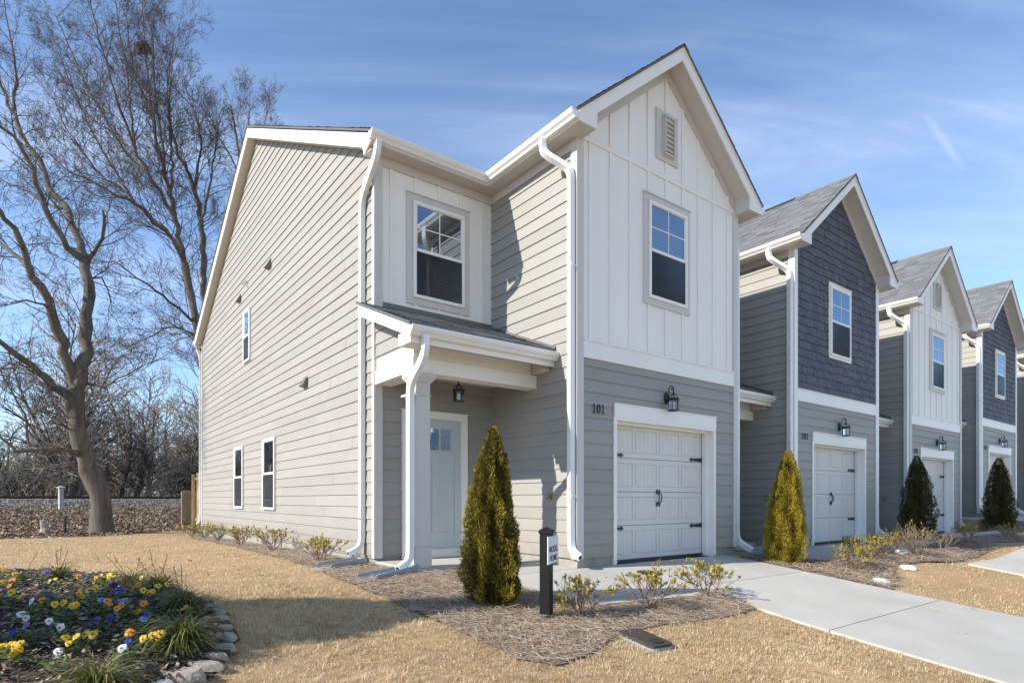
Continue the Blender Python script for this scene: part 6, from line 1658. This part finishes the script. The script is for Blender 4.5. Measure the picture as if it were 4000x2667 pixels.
for k in range(76):
    y = rgT.uniform(41.5, 62.0); x0 = -5.66 - .085 * (y + 6) ; x1 = -5.66 + .205 * (y + 6)
    spots.append((rgT.uniform(x0 - 9, x1 + 6), y))
spots.sort(key=lambda s: s[0] / (s[1] + 6))
kind_l = ['single stemmed dark tree', 'pale multi stemmed tree', 'tall dark twin stemmed tree', 'low pale thicket tree']
placed = {0: 0, 1: 0, 2: 0, 3: 0}
for k, (x, y) in enumerate(spots):
    q = rgT.choice((0, 0, 1, 2, 3, 1)); placed[q] += 1
    o = protos[q] if placed[q] == 1 else copy_tree(protos[q])
    o.location = (x, y, Gb(x, y) - .05); o.rotation_euler = (0, 0, rgT.uniform(0, 6.28)); sc = rgT.uniform(.85, 1.3); o.scale = (sc, sc, sc * rgT.uniform(.85, 1.08))
    o['label'] = '%s in the leafless thicket beyond the rails' % kind_l[q]; o['group'] = kind_l[q] + 's in the thicket'
# far brush: one tangled mass
br = Tubes(); rgB = random.Random(5)
for _ in range(3600):
    y = rgB.uniform(43, 70); x = rgB.uniform(-5.66 - .10 * (y + 6) - 12, -5.66 + .21 * (y + 6) + 4); z = Gb(x, y); h = rgB.uniform(.8, 3.4) * (1.3 if y > 55 else 1.0)
    p = Vector((x, y, z)); d = Vector((rgB.gauss(0, .35), rgB.gauss(0, .3), 1)).normalized(); pts = [p]
    for _ in range(3): d = (d + Vector((rgB.gauss(0, .25), rgB.gauss(0, .2), -.06))).normalized(); pts.append(pts[-1] + d * h / 3)
    br.add([tuple(q) for q in pts], [.022, .018, .014, .010], 3, rgB.random())
for _ in range(2600):
    y = rgB.uniform(72, 105); x = rgB.uniform(-5.66 - .10 * (y + 6) - 22, -5.66 + .22 * (y + 6) + 8); h = rgB.uniform(2.0, 7.5); p = Vector((x, y, -.5)); d = Vector((rgB.gauss(0, .25), rgB.gauss(0, .2), 1)).normalized(); pts = [p]
    for _ in range(3): d = (d + Vector((rgB.gauss(0, .2), rgB.gauss(0, .2), 0))).normalized(); pts.append(pts[-1] + d * h / 3)
    br.add([tuple(q) for q in pts], [.06, .05, .035, .02], 3, rgB.random())
tag(br.build('undergrowth', twig_m, None), 'grey brown tangled brush on the ground beyond the rails', 'undergrowth', kind='stuff')
ev_m = ramp_mat('evergreen_leaves', [(0.0, (0.02, 0.024, 0.010)), (0.5, (0.06, 0.062, 0.022)), (1.0, (0.15, 0.13, 0.05))], 0.7, trans=0.2)
def evergreen(x, y, zb, H, Rd, seed, label, n=5000, ls=.16, name='evergreen_bush', cone=False, m=None):
    rr = np.random.default_rng(seed); rg = random.Random(seed); t = empty(name, (x, y, zb), 0, label, 'bush' if not cone else 'tree')
    P = []
    cl = [(rg.gauss(0, Rd * .45), rg.gauss(0, Rd * .45), rg.uniform(.15, .9) * H, rg.uniform(.25, .5) * Rd) for _ in range(26)]
    if cone: cl = [((1 - f) * Rd * .6 * math.cos(a), (1 - f) * Rd * .6 * math.sin(a), f * H * .97 + .1, Rd * (1 - f) * .55 + .12) for f, a in [((k / 60) , k * 2.4) for k in range(60)]]
    w = np.array([c[3] ** 2 for c in cl]); w /= w.sum(); ix = rr.choice(len(cl), n, p=w)
    C_ = np.array([c[:3] for c in cl])[ix]; Rr = np.array([c[3] for c in cl])[ix]
    v = rr.normal(0, 1, (n, 3)); v /= np.linalg.norm(v, axis=1, keepdims=True); P = C_ + v * (Rr * rr.uniform(.3, 1.05, n) ** .5)[:, None]; P[:, 2] = np.maximum(P[:, 2], .05)
    V, F = leaves(P, v + rr.normal(0, .6, (n, 3)), rr.normal(0, 1, (n, 3)), rr.uniform(.6, 1.4, n) * ls, rr.uniform(.3, .6, n) * ls); q = np.clip(rr.beta(2, 2, n), 0, 1)
    np_mesh('foliage', V, F, m or ev_m, t, np.concatenate([q, q])); mb = MB(); mb.tube([(0, 0, -.2), (.05, 0, H * .4), (0, .05, H * .8)], [.09, .06, .02], 7); mb.build('trunk', bark_dark, t)
    return t
evergreen(4.6, 42.5, .5, 5.2, 2.3, 301, 'olive green evergreen bush beyond the rails, beside the fence', 7000, .17)
evergreen(2.6, 46.5, .25, 4.0, 1.8, 302, 'smaller thin green bush beyond the rails', 3000, .17)
evergreen(-9.6, 52.0, .1, 3.6, 2.6, 303, 'dark low bush far beyond the rails at the photo edge', 3500, .2)
# the evergreen beyond the flower bed whose shadow falls across the bed and the lawn, and a bare tree beside it
CEDAR = [(0, 1.0), (.3, .86), (.6, .66), (.76, .62), (.80, .30), (.86, .17), (1.0, .05)]
def cedar(x, y, zb, H, seed, label):
    rr = np.random.default_rng(seed); t = empty('conical_evergreen', (x, y, zb), 0, label, 'tree'); n = 30000
    hz = rr.uniform(.02, 1, n * 2); hp, rp = np.array([c[0] for c in CEDAR]), np.array([c[1] for c in CEDAR]); w = np.interp(hz, hp, rp)
    k_ = rr.uniform(0, 1.5, n * 2) < w + .06; hz = hz[k_]; w = w[k_]; k = len(hz); a = rr.uniform(0, 6.283, k)
    r_ = w * (1 + .1 * np.sin(5 * a + 14 * hz) + .08 * np.sin(29 * hz + 2 * a)) * rr.uniform(.15, 1, k) ** .5
    P = np.stack([r_ * np.cos(a), r_ * np.sin(a), hz * H], 1); o_ = np.stack([np.cos(a), np.sin(a), .4 + 0 * a], 1)
    V, F = leaves(P, o_ + rr.normal(0, .4, (k, 3)), rr.normal(0, 1, (k, 3)), rr.uniform(.10, .22, k), rr.uniform(.04, .08, k)); q = rr.beta(2, 2, k)
    np_mesh('foliage', V, F, ev_m, t, np.concatenate([q, q])); mb = MB(); mb.tube([(0, 0, -.3), (.03, 0, H * .5), (0, 0, H * .97)], [.16, .1, .02], 8); mb.build('trunk', bark_dark, t)
cedar(-10.6, 0.66, -.1, 5.75, 304, 'dense conical evergreen with a thin leader standing beyond the flower bed')
